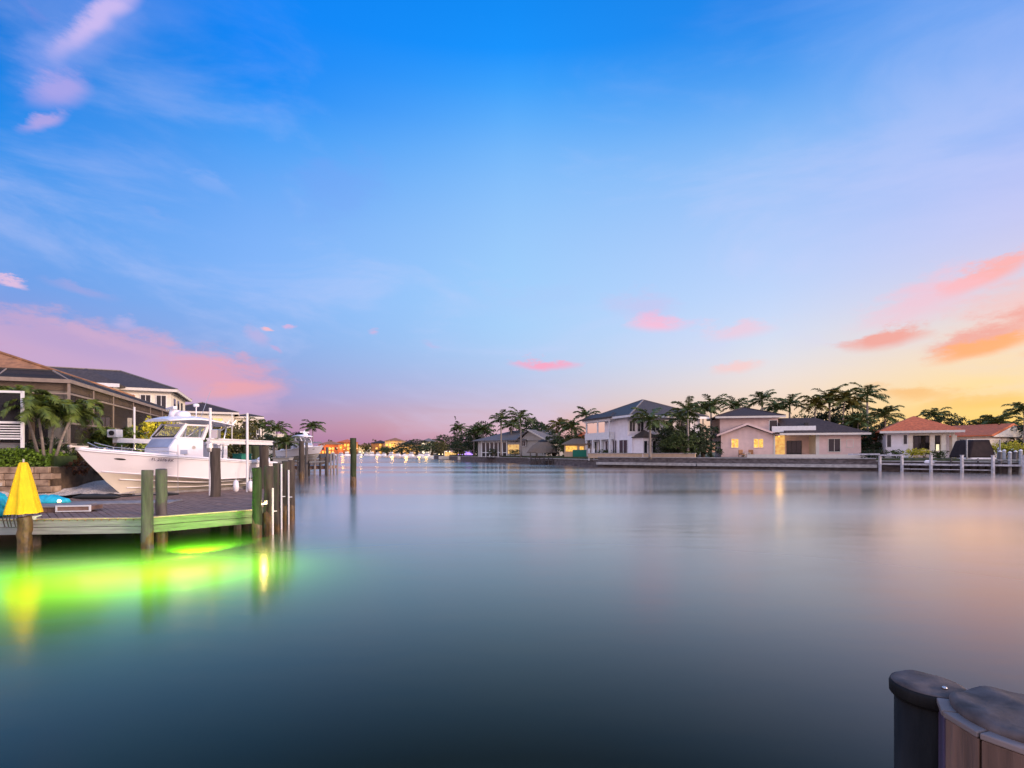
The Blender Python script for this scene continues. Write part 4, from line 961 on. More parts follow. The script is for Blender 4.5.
# white framed screen with slats at the frame's edge
sp0 = W3(22.5,391,18.3); SF = Frame((sp0.x-6*.97, sp0.y-6*.25),(sp0.x,sp0.y), z=0)
sz = thing('privacy_screen', 'white framed privacy screen with horizontal slats above the clipped hedge', 'screen', (sp0.x,sp0.y,2.55), SF.a)
zt = zof(391,18.3)-2.55
m = MB()
for x in (-6,-4,-2,0): m.box(x-.04,-.04,0,x+.04,.04,zt)
m.box(-6,-.04,zt-.08,0,.04,zt).box(-6,-.04,.86,0,.04,.94).box(-6,-.04,.30,0,.04,.36); m.build('frame', 'white_paint', sz)
m = MB()
for k in range(5): m.box(-6,-.02,.40+.09*k,0,.02,.44+.09*k)
m.build('slat', 'white_paint', sz); MB().box(-6,-.008,.94,0,.008,zt-.08).build('mesh_panel', 'screen', sz)

def roofed(F, root, x0, x1, y0, y1, z1, rise, wm_, rm, over=.7, inset=None, z0=0, gable=None, eave='trim'):
    MB().box(x0,y0,z0,x1,y1,z1).build('wall', wm_, root)
    if gable: r = MB().gable(x0-over,y0-over,x1+over,y1+over,z1,rise,axis=gable)
    else: r = MB().hip(x0-over,y0-over,x1+over,y1+over,z1,rise,inset)
    r = r.build('roof', rm, root)
    if not gable: ridge_caps(root, x0-over,y0-over,x1+over,y1+over,z1+.18,rise,inset)
    m = MB(); a, b, c, d = x0-over-.03, x1+over+.03, y0-over-.03, y1+over+.03
    m.box(a,c,z1-.16,b,c+.12,z1+.14).box(a,d-.12,z1-.16,b,d,z1+.14).box(a,c+.12,z1-.16,a+.12,d-.12,z1+.14).box(b-.12,c+.12,z1-.16,b,d-.12,z1+.14)
    m.build('fascia', eave, root); return r
gd = thing('garden_lamp', 'small warm garden lamp lighting the yellow shrubs behind the windscreen', 'lamp', (W3(163,0,27.4).x,27.4,1.25))
MB().tube([(0,0,0),(0,0,.9)], .03, 6).build('pole', 'bronze', gd); MB().lathe([(.05,.9),(.10,.95),(.10,1.1),(.02,1.18)], n=10).build('globe', 'lamp_glow', gd)
g = bpy.data.lights.new('garden_lamp_light','POINT'); g.energy = 230; g.color = (1,.78,.22); g.shadow_soft_size = .3; go = bpy.data.objects.new('garden_lamp_light', g); COL.objects.link(go); go.parent = gd; go.location = (.1,-.4,1.5)
# L2: cream two storey house, dark roof
q1 = W3(171,400,60); LF = Frame((q1.x-20.6,q1.y-10),(q1.x,q1.y), z=2.0)
h2 = LF.root('house', 'cream two storey house with dark hip roof above the pool cage', 'house')
W_ = 22.9; e2 = zof(391,60)-2.0
roofed(LF, h2, 0, W_, 0, 12, e2, 2.6, 'cream_wall', 'tile_dark')
MB().hip(W_-11.5,-3.6,W_-4.2,5,e2+.02,1.9).build('roof', 'tile_dark', h2); MB().box(W_-10.9,-3,0,W_-4.8,0,e2-.01).build('wall', 'cream_wall', h2)
MB().box(W_-11.55,-3.66,e2-.2,W_-4.15,-3.6,e2+.18).build('fascia', 'white_paint', h2)
for x in (W_-3.9,W_-2.4,W_-.9): window_l(h2, x-.5, x+.4, e2-2.2, e2-.6, 0, mull=1)
window_l(h2, W_-9.6, W_-8.4, e2-1.9, e2-.7, -3); window_l(h2, W_-7.2, W_-6.0, e2-1.9, e2-.7, -3)
for y in (2,5,8): MB().box(W_+.01,y,e2-2.2,W_+.05,y+1.2,e2-.7).build('window', 'glass_dark', h2)
# L3
q1 = W3(262,415,82); LF = Frame((q1.x-11.8,q1.y-5.9),(q1.x,q1.y), z=1.4); h3 = LF.root('house', 'cream house with low umber hip roof and dark balcony past the boat radar', 'house')
e3 = zof(413.5,80)-1.4
roofed(LF, h3, 0, 9.2, 0, 14, e3, 1.75, 'cream_wall', 'tile_umber'); roofed(LF, h3, 9.3, 13.0, 3.6, 12, e3-.35, .55, 'cream_wall', 'tile_umber', .5)
for x in (1.5,4.0,6.4): window_l(h3, x, x+1.3, e3-2.4, e3-.8, 0, 'lit_room' if x > 6 else 'glass_dark')
bl = MB().box(10.0,2.4,e3-3.2,12.8,3.6,e3-3.0).build('balcony', 'white_paint', h3); m = MB()
for k in range(10): m.box(10.02+k*.3,2.42,e3-3.0,10.06+k*.3,2.46,e3-2.2)
m.box(10,2.4,e3-2.2,12.8,2.47,e3-2.12).build('railing', 'white_paint', bl); window_l(h3, 10.4, 12.3, e3-3.0, e3-1.0, 3.6, mull=1)
# L4 stepped
q1 = W3(284,440,86); LF = Frame((q1.x-4.6,q1.y-2.2),(q1.x,q1.y), z=1.3); h4 = LF.root('house', 'stepped cream house end behind the near palm cluster', 'house')
MB().box(0,0,0,2.2,8,zof(421,86)-1.3).build('wall', 'cream_wall', h4); MB().box(2.2,0,0,3.8,8,zof(428,86)-1.3).build('wall', 'cream_wall', h4); MB().box(3.8,0,0,5.4,8,zof(435,86)-1.3).build('wall', 'cream_wall', h4)
MB().box(-.1,-.1,zof(421,86)-1.3,2.3,8,zof(421,86)-1.1).box(2.2,-.1,zof(428,86)-1.3,3.9,8,zof(428,86)-1.1).box(3.8,-.1,zof(435,86)-1.3,5.5,8,zof(435,86)-1.1).build('parapet', 'trim', h4)
window_l(h4, .5, 1.5, 3.4, 4.8, 0); window_l(h4, 2.5, 3.4, 2.4, 3.6, 0); window_l(h4, 4.1, 5.0, 1.2, 2.5, 0)

# stone planter, hedge, gravel
pw = thing('planter_wall', 'rough tan stone planter wall under the clipped hedge', 'wall', (-17.2,19.0,.9), R(8))
m = MB(); rn = random.Random(8)
for r_ in range(4):
    x = -6.5
    while x < .0:
        w = rn.uniform(.35,.75); m.box(x,-.02+rn.uniform(-.04,.04),r_*.24,x+w-.02,.5,r_*.24+.225); x += w
m.build('stone', 'stone', pw, bevel=.02); MB().box(-6.5,.1,0,.1,3.2,.93).build('soil', 'earth', pw)
hg = thing('hedge', 'clipped bright green hedge on the stone planter wall', 'hedge', (-17.6,19.3,1.75), R(8))
rn = random.Random(3)
m = MB(); 
for _ in range(9000):
    x = rn.uniform(-6,.5); y = rn.uniform(.0,1.5); z = rn.uniform(0,.72)
    x = min(x,.1); e = rn.random()
    if e < .5: z = .66+rn.gauss(0,.06)
    elif e < .9: y = rn.gauss(0,.05)
    k = min(1,max(0,(.15-x)/.8))**.5; z *= .45+.55*k
    a = Vector((rn.gauss(0,1),rn.gauss(0,1),rn.gauss(0,1))).normalized(); b = a.orthogonal().normalized(); c = Vector((x,y,z)); q = .05
    t_ = a.cross(b); m.add([c-b*q,c+t_*q*.6,c+b*q,c-t_*q*.6],[(0,1,2,3)])
m.build('foliage', 'leaf_bright', hg); MB().box(-6,.15,-.02,.2,1.4,.5).build('core', 'leaf_mid', hg)
gv = MB(); rn = random.Random(9); nx, ny = 26, 12; o = 0
for j in range(ny+1):
    for i in range(nx+1):
        u, v = i/nx, j/ny; p0 = Vector((-19.2,17.9)); p1 = Vector((-16.6,19.2)); 
        a = Vector((-20.5,17.7)).lerp(Vector((-14.7,19.9)), u); b = Vector((-20.6,18.85)).lerp(Vector((-17.2,25.0)), u)
        p = a.lerp(b, v); gv.v.append((p.x,p.y,.80+(.62-.1*u)*v**.7+rn.uniform(-.04,.04)))
for j in range(ny):
    for i in range(nx): a = j*(nx+1)+i; gv.f.append((a,a+1,a+nx+2,a+nx+1))
tag(gv.build('gravel_bank','gravel'), kind='structure')
# ------------------------------------------------------------ left shore: plants
# near clump palm and fan palm
pa = palm_proto(11, 1.2, 1.5, 'small', 'frond_near')
def bushy_palm(seed, n_stems, h, r, fr, label, loc, leafk=.36, tr=.048):
    rnd = random.Random(seed); root = thing('palm_tree', label, 'palm tree', loc); t = MB(); c = MB()
    for k in range(n_stems):
        a = 2*math.pi*k/n_stems+.4; hh = h*rnd.uniform(.7,1); dx, dy = .45*math.cos(a)*(n_stems > 1), .45*math.sin(a)*(n_stems > 1)
        top = Vector((dx*1.8,dy*1.8,hh)); t.tube([(dx*.4,dy*.4,0),(dx,dy,hh*.5),top], [tr*1.2,tr,tr*.8], 7)
        cm = palm_crown(rnd, r, 17 if n_stems > 1 else 22, .72, leafk, 18, 1.1); c.add([Vector(v)+top for v in cm.v], cm.f)
    t.build('trunk', 'palm_trunk', root, True); c.build('crown', fr, root); return root
for c in kids(pa): bpy.data.objects.remove(c)
bpy.data.objects.remove(pa)
bushy_palm(1, 4, 2.8, 1.3, 'frond_near', 'clumping green palm between the privacy screen and cage column', (W3(47,0,19.6).x,19.6,1.9), .30)
bushy_palm(2, 3, 1.1, 1.45, 'frond_near', 'low feathery palm in front of the screen cage behind the bow', (W3(100,0,25).x,25,2.0), .28)
sb = [shrub_proto(20,1.4,2.0,900,.13,'leaf_mid'), shrub_proto(21,1.3,2.0,900,.12,'leaf_rust'), shrub_proto(22,1.6,2.0,1000,.13,'leaf_yellow'), shrub_proto(23,1.5,2.2,900,.14,'leaf_dark'), shrub_proto(24,1.6,2.2,900,.13,'leaf_olive')]
SH = [ # proto, x, base y, Z, scale, label
 (1,62,478,20.2,(1.0,.7,.75),'reddish brown croton shrub at the end of the planter wall'),(1,76,479,20.8,(.95,.7,.9),'rusty croton shrub under the bow tip of the white boat'),(1,88,476,21.8,(.8,.7,.7),'low dark red shrub below the anchor roller'),
 (3,72,462,21.6,(1.1,.8,.8),'dark green shrub beneath the cage corner column'),(0,92,458,22.8,(1,.8,.7),'mid green shrub at the foot of the low feathery palm'),(3,128,457,25.5,(1.4,.9,.5),'dark shrub behind the bow rail of the white boat'),
 (3,52,452,20.8,(1,.8,.7),'dark green shrub behind the right end of the hedge'),(0,141,450,27,(1.0,.9,.7),'green shrub beside the white guide pole behind the bow'),
 (2,153,446,28.6,(1.15,1,1.35),'tall yellow flowered shrub seen through the windscreen, nearer the bow'),(2,166,444,29.6,(1.05,1,1.0),'bright yellow shrub glowing in the middle of the windscreen'),(2,180,444,31,(1.2,1,1.15),'yellow green shrub behind the side window of the boat'),
 (0,196,446,31,(1,1,1.0),'lime green shrub under the rear of the hardtop'),(4,205,444,36,(1.4,1,1.3),'olive shrub behind the lift motor'),(2,226,443,39,(1.2,1,1.0),'amber lit shrub over the white lift beam'),(4,240,443,40,(1.6,1.2,1.5),'olive shrub between two white guide poles')]
for i,x,y,Z,s,lb in SH: put(sb[i], (W3(x,0,Z).x,Z,max(1.2,zof(y,Z)-.3)), x*.7, s, lb, 'shrubs along the near shore')
tp = [tree_proto(31,6,6,2600,.26,'leaf_olive',.05), tree_proto(32,6,6,2600,.26,'leaf_mid',.05), tree_proto(33,7,6,2600,.28,'leaf_dark',.0)]
TL = [(0,214,430,56,(.9,1,.8),'olive tree behind the boat hardtop against the cream house'),(0,232,424,60,(1.0,1,.8),'olive tree between the guide poles below the umber roof'),(1,248,426,62,(.9,1,.75),'green tree in front of the dark balcony house'),
 (2,262,432,58,(.8,1,.65),'dark tree below the stepped cream house'),(2,293,430,74,(1.0,1,.7),'dark tree between the two tall shore palms'),(2,283,436,64,(.8,1,.6),'dark low tree under the leaning shore palm'),(1,300,436,84,(1,1,.6),'low green tree behind the second boat hardtop')]
for i,x,y,Z,s,lb in TL:
    hgt = (zof(y,Z)-1.3)/([6,6,7][i]*.98); put(tp[i], (W3(x,0,Z).x,Z,1.2), x, (s[0],s[1],max(.3,hgt)), lb, 'trees on the near shore')
# ------------------------------------------------------------ palms
rps = [[palm_proto(41+10*q,9,3.1,'royal') for q in range(3)], [palm_proto(42,9,3.0,'royal')], [palm_proto(43+10*q,9,3.2,'coco') for q in range(4)], [palm_proto(44+10*q,9,2.9,'coco','frond_gold') for q in range(3)], [palm_proto(45,5,3.0,'coco')]]
pcount = [0]
def palm(i, x, ytop, Z, lb, ksc=1.0, base=1.5, grp='palms on the far shore'):
    rr = 1.4
    ht = zof(ytop, Z)-base; nominal = {0:9+1.2+1.75,1:9+1.2+1.7,2:9+1.5,3:9+1.4,4:5+1.5}[i]
    w = ksc; big = {0:1.2,1:1.2,2:0,3:0,4:0}[i]; ext = nominal-{0:9,1:9,2:9,3:9,4:5}[i]; H_ = {4:5}.get(i,9)
    tz = max(.12,(ht/w-ext)/H_)
    pcount[0] += 1; fam = rps[i]; o = put(fam[pcount[0] % len(fam)], (W3(x,0,Z).x,Z,base), x*1.7, w, lb, grp)
    for c in kids(o):
        if c.name.startswith('trunk'): c.scale = (1,1,tz)
        else: c.location = (0,0,H_*(tz-1))
PL = [
 (2,313,421,74,'palm with drooping fronds behind the hardtop of the second boat',.62),(2,277,423,62,'palm by the stepped cream house above the last lift piling',.58),(2,263,420,72,'palm showing only its top over the dark balcony house',.7),
 (4,286,436,50,'small palm with pale trunk on the shore before the second dock',.45),
 (2,459,424,150,'dark palm at the tip of the far point beside the narrow conifer',.95),(2,474,428,130,'low palm before the screened porch house, toward the lit boats',.9),(2,484,424,128,'rounded palm over the grey roof toward the conifer',1.0),
 (0,501,411,112,'tall palm over the middle of the grey roofed house',1.1),(0,521,409,108,'tallest palm by the grey roofed house, pale trunk before its wall',1.05),(2,511,420,122,'palm crown filling the gap between the two tall ones',1.05),(3,559,419,104,'palm beside the thatched hut with a gold tinge',1.0),
 (2,572,421,100,'bushy palm between hut and white house, lower of the pair',1.0),(0,587,407,94,'palm whose crown touches the open corner of the white house',.95),
 (0,650,408,76,'leafy palm standing in front of the white house corner',1.1),(0,688,400,76,'tall palm with pale trunk at the end of the white house',.95),(2,678,412,80,'palm half hidden behind the tall pale trunk',.85),
 (0,711,396,88,'palm beside the upper storey eave of the pink house',1.0),(2,703,402,92,'dark palm crossing the one beside the pink house eave',1.0),(2,736,399,98,'shorter palm peeking over the pink house upper roof slope',1.0),
 (1,763,390,92,'palm rising straight above the pink house roof peak',1.05),(0,789,395,92,'palm over the balcony end of the pink house',1.05),(2,775,402,100,'small palm between the two over the pink house roof',.9),
 (3,815,396,88,'golden palm at the start of the dense clump',1.05),(0,829,388,88,'tall palm in the dense clump beside the golden one',1.1),(3,842,390,86,'golden tinted palm in the middle of the dense clump',1.1),(2,853,398,90,'dark palm inside the dense clump',1.1),
 (0,868,384,82,'highest palm of the far shore, dark against the yellow sky',1.0),(2,886,407,84,'palm leaning over the low orange roof',1.0),(2,858,414,80,'low palm under the highest one',.9),
 (2,935,409,96,'palm rising behind the red hip roof',.9),(2,981,420,90,'spiky palm behind the red gable roof ridge',.9),(2,1001,414,78,'dense palm just past the red gable roof',1.0),(2,1024,402,66,'palm cut by the frame edge by the white posts',.75),(2,1012,420,86,'dark palm before the last one at the frame edge',.8),
]
for i,x,y,Z,lb,w in PL: palm(i,x,y,Z,lb,w, base=1.3, grp='palms on the near shore' if x < 400 else 'palms on the far shore')
for fam in rps:
    for o in fam:
        if o.name not in used:
            for c in kids(o): bpy.data.objects.remove(c)
            bpy.data.objects.remove(o)
# narrow conifer
cf = thing('conifer', 'narrow dark conifer at the tip of the far point', 'tree', (W3(457,0,152).x,152,1))
MB().tube([(0,0,0),(0,0,9)], [.25,.06], 7).build('trunk', 'bark', cf, True)
leaf_cloud(random.Random(6), [(0,0,3,1.9,1.9,1.6),(0.3,0,5,1.5,1.5,1.4),(-.1,0,7,1.2,1.2,1.3),(.1,0,9,.9,.9,1.4),(-.2,.1,10.4,.55,.55,1.0)], 1500, .34).build('crown', 'leaf_dark', cf)
cf.scale = (1,1,(zof(416.5,152)-1)/11.2)

# ------------------------------------------------------------ right shore: trees and shrubs
tr = [tree_proto(51,7,8,3000,.34,'leaf_dark',.0), tree_proto(52,7,8,3000,.34,'leaf_mid',.0), tree_proto(53,6,7,2600,.30,'leaf_olive',.0)]
TR = [
 (1,388,446,250,1.5,'low tree by the yellow waterfront house at the channel end'),(0,402,443,230,1.5,'dark tree where the far point begins'),(0,417,440,215,1.5,'dark tree over the narrow tip of the far point'),(1,432,441,190,1.4,'tree behind the boat strung with yellow bulbs'),(0,445,436,170,1.4,'dark tree beside the narrow conifer'),
 (2,441,440,163,1.0,'olive tree above the lit boats'),(0,465,432,146,1.2,'dark tree behind the palm on the point'),(0,474,436,138,1.1,'dark tree behind the screened porch roof'),(2,462,441,150,1.0,'brownish low tree behind the boat with purple lights'),
 (0,535,424,124,1.3,'broad dark tree behind the grey gable'),(0,546,428,120,1.2,'dark tree sloping down behind the thatched hut'),(0,527,420,126,1.2,'dark tree behind the tallest palm by the grey house'),(0,483,424,134,1.1,'dark round tree over the grey roof end'),
 (1,566,432,98,1.0,'dense tree over the yellow lit hut'),(2,578,434,96,.9,'olive tree before the red roof of the white house'),(0,554,436,106,.9,'dark tree just behind the hut thatch'),
 (0,668,430,79,.75,'dark tree filling the white house front beside the bay'),(0,676,426,80,.8,'dark tree at the foot of the pale trunked palm'),(1,682,430,77,.8,'green tree between white house and pale trunk'),(0,703,426,80,.9,'dark tree against the side of the pink house'),(0,694,432,78,.7,'dark low tree beside the parked outdoor chairs'),
 (1,806,414,98,1.1,'tree behind the ridge of the pink house wing'),(0,822,414,94,1.1,'dark tree under the golden palm'),(0,838,412,92,1.1,'dark tree in the heart of the palm clump'),(0,853,416,88,1.1,'dark tree behind the end of the pink house'),(1,864,424,84,.9,'green tree under the highest palm'),(0,876,430,78,.8,'dark tree between pink wing and low orange roof'),(0,893,422,88,.8,'dark tree behind the low orange roof'),
 (0,950,417,94,.95,'flat topped dark tree behind the red hip roof'),(0,995,432,80,.9,'dark tree behind the red gable end'),(1,1008,428,78,1.0,'green tree behind the golden shrubs'),(0,1022,424,74,1.1,'dark tree at the frame edge behind white posts')]
for i,x,y,Z,w,lb in TR:
    hgt = (zof(y,Z)-1.2)/([7,7,6][i]*.97); put(tr[i], (W3(x,0,Z).x,Z,1.2), x*.9, (w,w,max(.35,hgt)), lb, 'trees on the far shore')
SR = [(2,910,445,69,1.0,'yellow green shrub before the arcade columns'),(2,924,446,68,1.0,'lit green shrub under the arcade opening'),(0,896,448,70,1.1,'green shrub below the lilac wall of the red roofed house'),(0,938,448,67,1.0,'green shrub at the last arcade column'),
 (2,962,446,66,1.0,'lime shrub between the red roofs behind white posts'),(2,994,444,64,1.5,'golden shrub right of the dark covered boat'),(2,1004,440,64,1.6,'tall golden shrub by the dock pilings'),(2,1016,444,62,1.5,'golden shrub at the frame edge'),(3,884,450,70,1.0,'dark shrub beside the pink wing patio'),(3,872,450,71,1.0,'dark shrub at the end of the patio wall'),
 (3,696,454,77,1.3,'dark shrub at the corner of the pink house'),(3,668,456,78,1.2,'dark shrub before the white house bay'),(0,650,456,80,1.2,'green shrub at the foot of the leafy palm'),(0,605,455,86,1.2,'low hedge like shrub before the white house terrace'),(3,494,455,116,1.3,'shrub below the screened porch'),(0,515,455,110,1.3,'shrub by the lit porch of the grey house')]
for i,x,y,Z,s,lb in SR: put(sb[i], (W3(x,0,Z).x,Z,1.45), x, (s*1.1,s,s), lb, 'shrubs on the far shore')

# ------------------------------------------------------------ white two storey house
C0 = (18.75,80.0); dirR = Vector((12.8,4.6)).normalized(); dirL = Vector((-4.6,12.8)).normalized()
WR = Frame(C0, (C0[0]+dirR.x, C0[1]+dirR.y), z=1.6)
wh = WR.root('house', 'large white two storey house with slate hip roof and open corner gallery', 'house')
eh = zof(416,80)-1.6; LW, LD = 13.0, 13.6
FL = 3.3   # upper floor level
MB().box(0,3.4,0,LW,LD,FL).box(0,3.4,FL,LW,LD-5.2,eh).box(4.2,LD-5.2,FL,LW,LD,eh).box(0,0,0,LW,3.4,FL+.0).box(3.2,0,FL,LW,3.4,eh).box(0,1.2,FL,3.2,3.4,eh-.02).build('wall', 'lilac_wall', wh)
r = MB().hip(-1,-1,LW+1,LD+1,eh,3.2).build('roof', 'tile_dark', wh); ridge_caps(wh,-1,-1,LW+1,LD+1,eh+.18,3.2)
MB().box(-1.04,-1.04,eh-.22,LW+1.04,-.92,eh+.12).box(-1.04,-.92,eh-.22,-.92,LD+1.04,eh+.12).build('fascia', 'white_paint', wh)
# front-left gallery is on the x<0 side: build columns, opening panels on the side wall
sd = MB()
for (y0,y1,z0,z1) in ((1.2,3.6,.3,2.7),(4.4,5.6,.2,2.7),(6.6,8.0,.2,2.6),(8.8,10.2,.2,2.6),(11,12.6,.2,2.6)): 
    w = MB().box(-.06,y0,z0,.02,y1,z1).build('window', 'glass_dark', wh); m = MB()
    for yy in (y0,(y0+y1)/2,y1): m.box(-.10,yy-.05,z0,-.062,yy+.05,z1)
    m.box(-.11,y0,z1,-.062,y1,z1+.1).build('window_frame', 'white_paint', w)
MB().box(-1.05,5.2,0,-.02,LD,.12).build('terrace', 'concrete', wh); MB().box(-1.05,5.0,2.9,-.12,LD,3.3).box(-1.05,5.0,3.3,-.92,LD,4.1).box(-1.05,5.0,3.3,-.12,5.15,4.1).build('balcony', 'white_paint', wh)
for y in (5.2,8,10.8,13.3): MB().box(-1.03,y-.18,.12,-.70,y+.18,2.9).build('column', 'white_paint', wh)
for y in (5.3,9.2,13.2): MB().box(-1.0,y-.12,4.1,-.80,y+.12,eh-.1).build('column', 'white_paint', wh)
MB().box(-1.05,4.9,eh-.45,-.1,LD+.2,eh-.02).build('beam', 'white_paint', wh)
MB().hip(-1.5,4.2,1.6,LD+1.0,eh,.9).build('roof', 'tile_dark', wh)
for (x0,x1,z0,z1) in ((3.6,5.0,4.2,5.8),(.3,1.3,4.1,5.7),(6.2,7.6,4.2,5.8),(9,11,4.2,5.8),(8.3,10.5,.3,2.6)): window_l(wh, x0,x1,z0,z1, 0 if x0 > 3 or z0 < 3 else 1.2, mull=1)
window_l(wh, 1.8, 2.9, 4.1, 5.7, 1.2, mull=1)
bay = MB().prism([(.3,0),(1.0,-1.5),(3.4,-1.5),(4.1,0)], 0, 3.0).build('bay', 'lilac_wall', wh)
MB().prism([(-.1,0),(.8,-1.9),(3.6,-1.9),(4.5,0)], 3.0, 3.12).add([(-.1,0,3.12),(.8,-1.9,3.12),(3.6,-1.9,3.12),(4.5,0,3.12),(2.2,0,4.3)], [(0,1,4),(1,2,4),(2,3,4)]).build('bay_roof', 'tile_dark', bay)
for x in (1.2,1.98,2.76): MB().box(x,-1.56,.6,x+.5,-1.502,2.5).build('bay_window', 'glass_dark', bay)
MB().box(-.0,-.12,FL-.1,LW,-.0,FL+.08).build('string_course', 'white_paint', wh)
rw = thing('garden_wall', 'low tan garden wall below the white house terrace', 'wall', (W3(588,0,84).x,84,1.4), math.atan2(-8.5,13))
MB().box(0,0,0,17,.4,.75).build('wall', 'tan_wall', rw); MB().box(-.1,-.08,.75,17.1,.48,.85).build('cap', 'concrete', rw)
# red tiled pavilion behind
rp_ = thing('pavilion', 'small red tiled pavilion behind the open gallery of the white house', 'building', (W3(588,0,101).x,101,1.5), R(15))
MB().box(-2.5,0,0,2.5,4,3.2).build('wall', 'tan_wall', rp_); MB().hip(-3.2,-.7,3.2,4.7,3.2,1.5).build('roof', 'tile_red', rp_)
MB().box(-1.0,-.03,.6,.2,-.002,2.4).build('window', 'lit_warm', rp_)

# ------------------------------------------------------------ pink house
PF = Frame((W3(721,0,80.5).x,80.5),(W3(861,0,76.0).x,76.0), z=1.6)
ph = PF.root('house', 'pink stucco house with dark roofs, lit yellow windows and a front gable', 'house')
X = lambda px, d=0: PF.px(px, HY, d)[0]
Zt = lambda px, py, d=0: PF.px(px, py, d)[1]
x721, x772, x779, x815, x861 = 0, X(773), X(780,3), X(816), X(861)
eG = Zt(746,434.5); 
MB().xprism([(0,0),(x772,0),(x772,eG),(x772/2,Zt(746,425)-.15),(0,eG)], 0, 6).build('wall', 'pink_wall', ph)
g = MB(); pk = Zt(746,424); m_ = x772/2
g.xprism([(-.7,eG-.25),(-.7,eG-.05),(m_,pk+.12),(x772+.7,eG-.05),(x772+.7,eG-.25),(m_,pk-.10)], -.6, 7); g.build('roof', 'tile_umber', ph)
g = MB(); g.xprism([(-.72,eG-.30),(-.72,eG-.0),(m_,pk+.16),(m_,pk-.18)], -.68, -.602).xprism([(m_,pk-.18),(m_,pk+.16),(x772+.72,eG-.0),(x772+.72,eG-.30)], -.68, -.602); g.build('bargeboard', 'pink_wall', ph)
# upper storey, set back
d2 = 3.4; u0, u1 = X(720,d2), X(778,d2); z2 = Zt(750,417,d2)
MB().box(u0,d2,2.5,u1,d2+9,z2).build('wall', 'pink_wall', ph)
MB().hip(u0-.8,d2-.8,u1+.9,d2+9.8,z2,1.75).build('roof', 'tile_umber', ph); ridge_caps(ph,u0-.8,d2-.8,u1+.9,d2+9.8,z2+.18,1.75,None,'tile_umber')
MB().box(u0-.84,d2-.88,z2-.18,u1+.94,d2-.8,z2+.12).build('fascia', 'trim', ph)
MB().box(u0-.06,d2+.3,2.5,u0,d2+8.5,z2-.2).build('side_wall', 'tile_brown', ph)
window(PF, ph, 769.5,420.5,777,431.5, d2, mull=0)
# porch recess and right wing under one hip
zE = Zt(818,434)
MB().box(x772+.02,3.2,0,x815,10,zE).box(x815,0,0,x861,10,zE).build('wall', 'pink_wall', ph)
MB().box(x815-.02,-.01,0,x815+.45,3.2,zE-.02).box(x772+.05,-.05,0,x772+.3,.2,zE).build('pier', 'trim', ph)
xl, xr, yb, hh = u1+.02, x861+.9, 10.6, Zt(812,416.5,5)-zE-.2; ym = 4.9
MB().add([(xl,-.8,zE),(xr,-.8,zE),(xr,yb,zE),(xl,yb,zE),(xl,-.8,zE+.18),(xr,-.8,zE+.18),(xr,yb,zE+.18),(xl,yb,zE+.18),(xl,ym,zE+hh),(xr-5.6,ym,zE+hh)],
  [(3,2,1,0),(0,1,5,4),(1,2,6,5),(2,3,7,6),(0,4,8,7,3),(4,5,9,8),(5,6,9),(6,7,8,9)]).build('roof', 'tile_umber', ph)
MB().box(x772-.2,-.8,zE,u1-.0,3.35,zE+.2).build('porch_roof', 'tile_umber', ph)
MB().box(x772+.72,-.9,zE-.16,x861+1.0,-.82,zE+.14).build('fascia', 'trim', ph)
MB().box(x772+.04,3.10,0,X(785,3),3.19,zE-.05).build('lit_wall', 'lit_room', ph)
window_l(ph, X(787,3.2), X(801,3.2), .1, 2.5, 3.2, 'glass_dark', 'bronze', 2, 'sliding_door')
window(PF, ph, 828.5,439,840,451.5, 0, 'glass_dark', 'trim', 1)
w1 = window(PF, ph, 731.5,439,738.3,447.5, 0, 'lit_warm', 'trim', 1); w2 = window(PF, ph, 753.8,439,763,447.5, 0, 'lit_warm', 'trim', 1)
for w in (w1,w2): w['label'] = 'yellow lit window'
window(PF, ph, 847,440,853,447, 0, 'pink_wall', 'trim', 0, 'shutter')
ba = MB(); b0, b1 = X(772,.1), X(816,.1); zb0 = Zt(795,432,.1); zb1 = Zt(795,426,.1)
ba.box(b0,.1,zb0,b1,.24,zb1).box(b1-.14,.24,zb0,b1,3.6,zb1); ba.build('balcony', 'white_paint', ph)
MB().box(b0,.24,zb0-.1,b1-.14,3.3,zb0+.12).build('balcony_floor', 'concrete', ph)
cx_ = X(806.5,2); MB().box(cx_-.25,2,zb0+.15,cx_+.25,2.4,zb1+.6).box(cx_-.5,1.9,zb1-.2,cx_+.5,2.0,zb1-.05).build('balcony_chair', 'shade', ph)
# porch ceiling lamp
pl_ = bpy.data.lights.new('porch_light','POINT'); pl_.energy = 45; pl_.color = (1,.66,.25); pl_.shadow_soft_size = .4
po_ = bpy.data.objects.new('porch_light', pl_); COL.objects.link(po_); po_.parent = ph; po_.location = (x772+1.3,1.6,zE-.5)
lb_ = MB().lathe([(.05,0),(.14,.06),(.14,.16),(.05,.24)], (x772+1.3,1.9,zE-.36), 10).build('porch_lamp', 'lit_warm', ph, True)
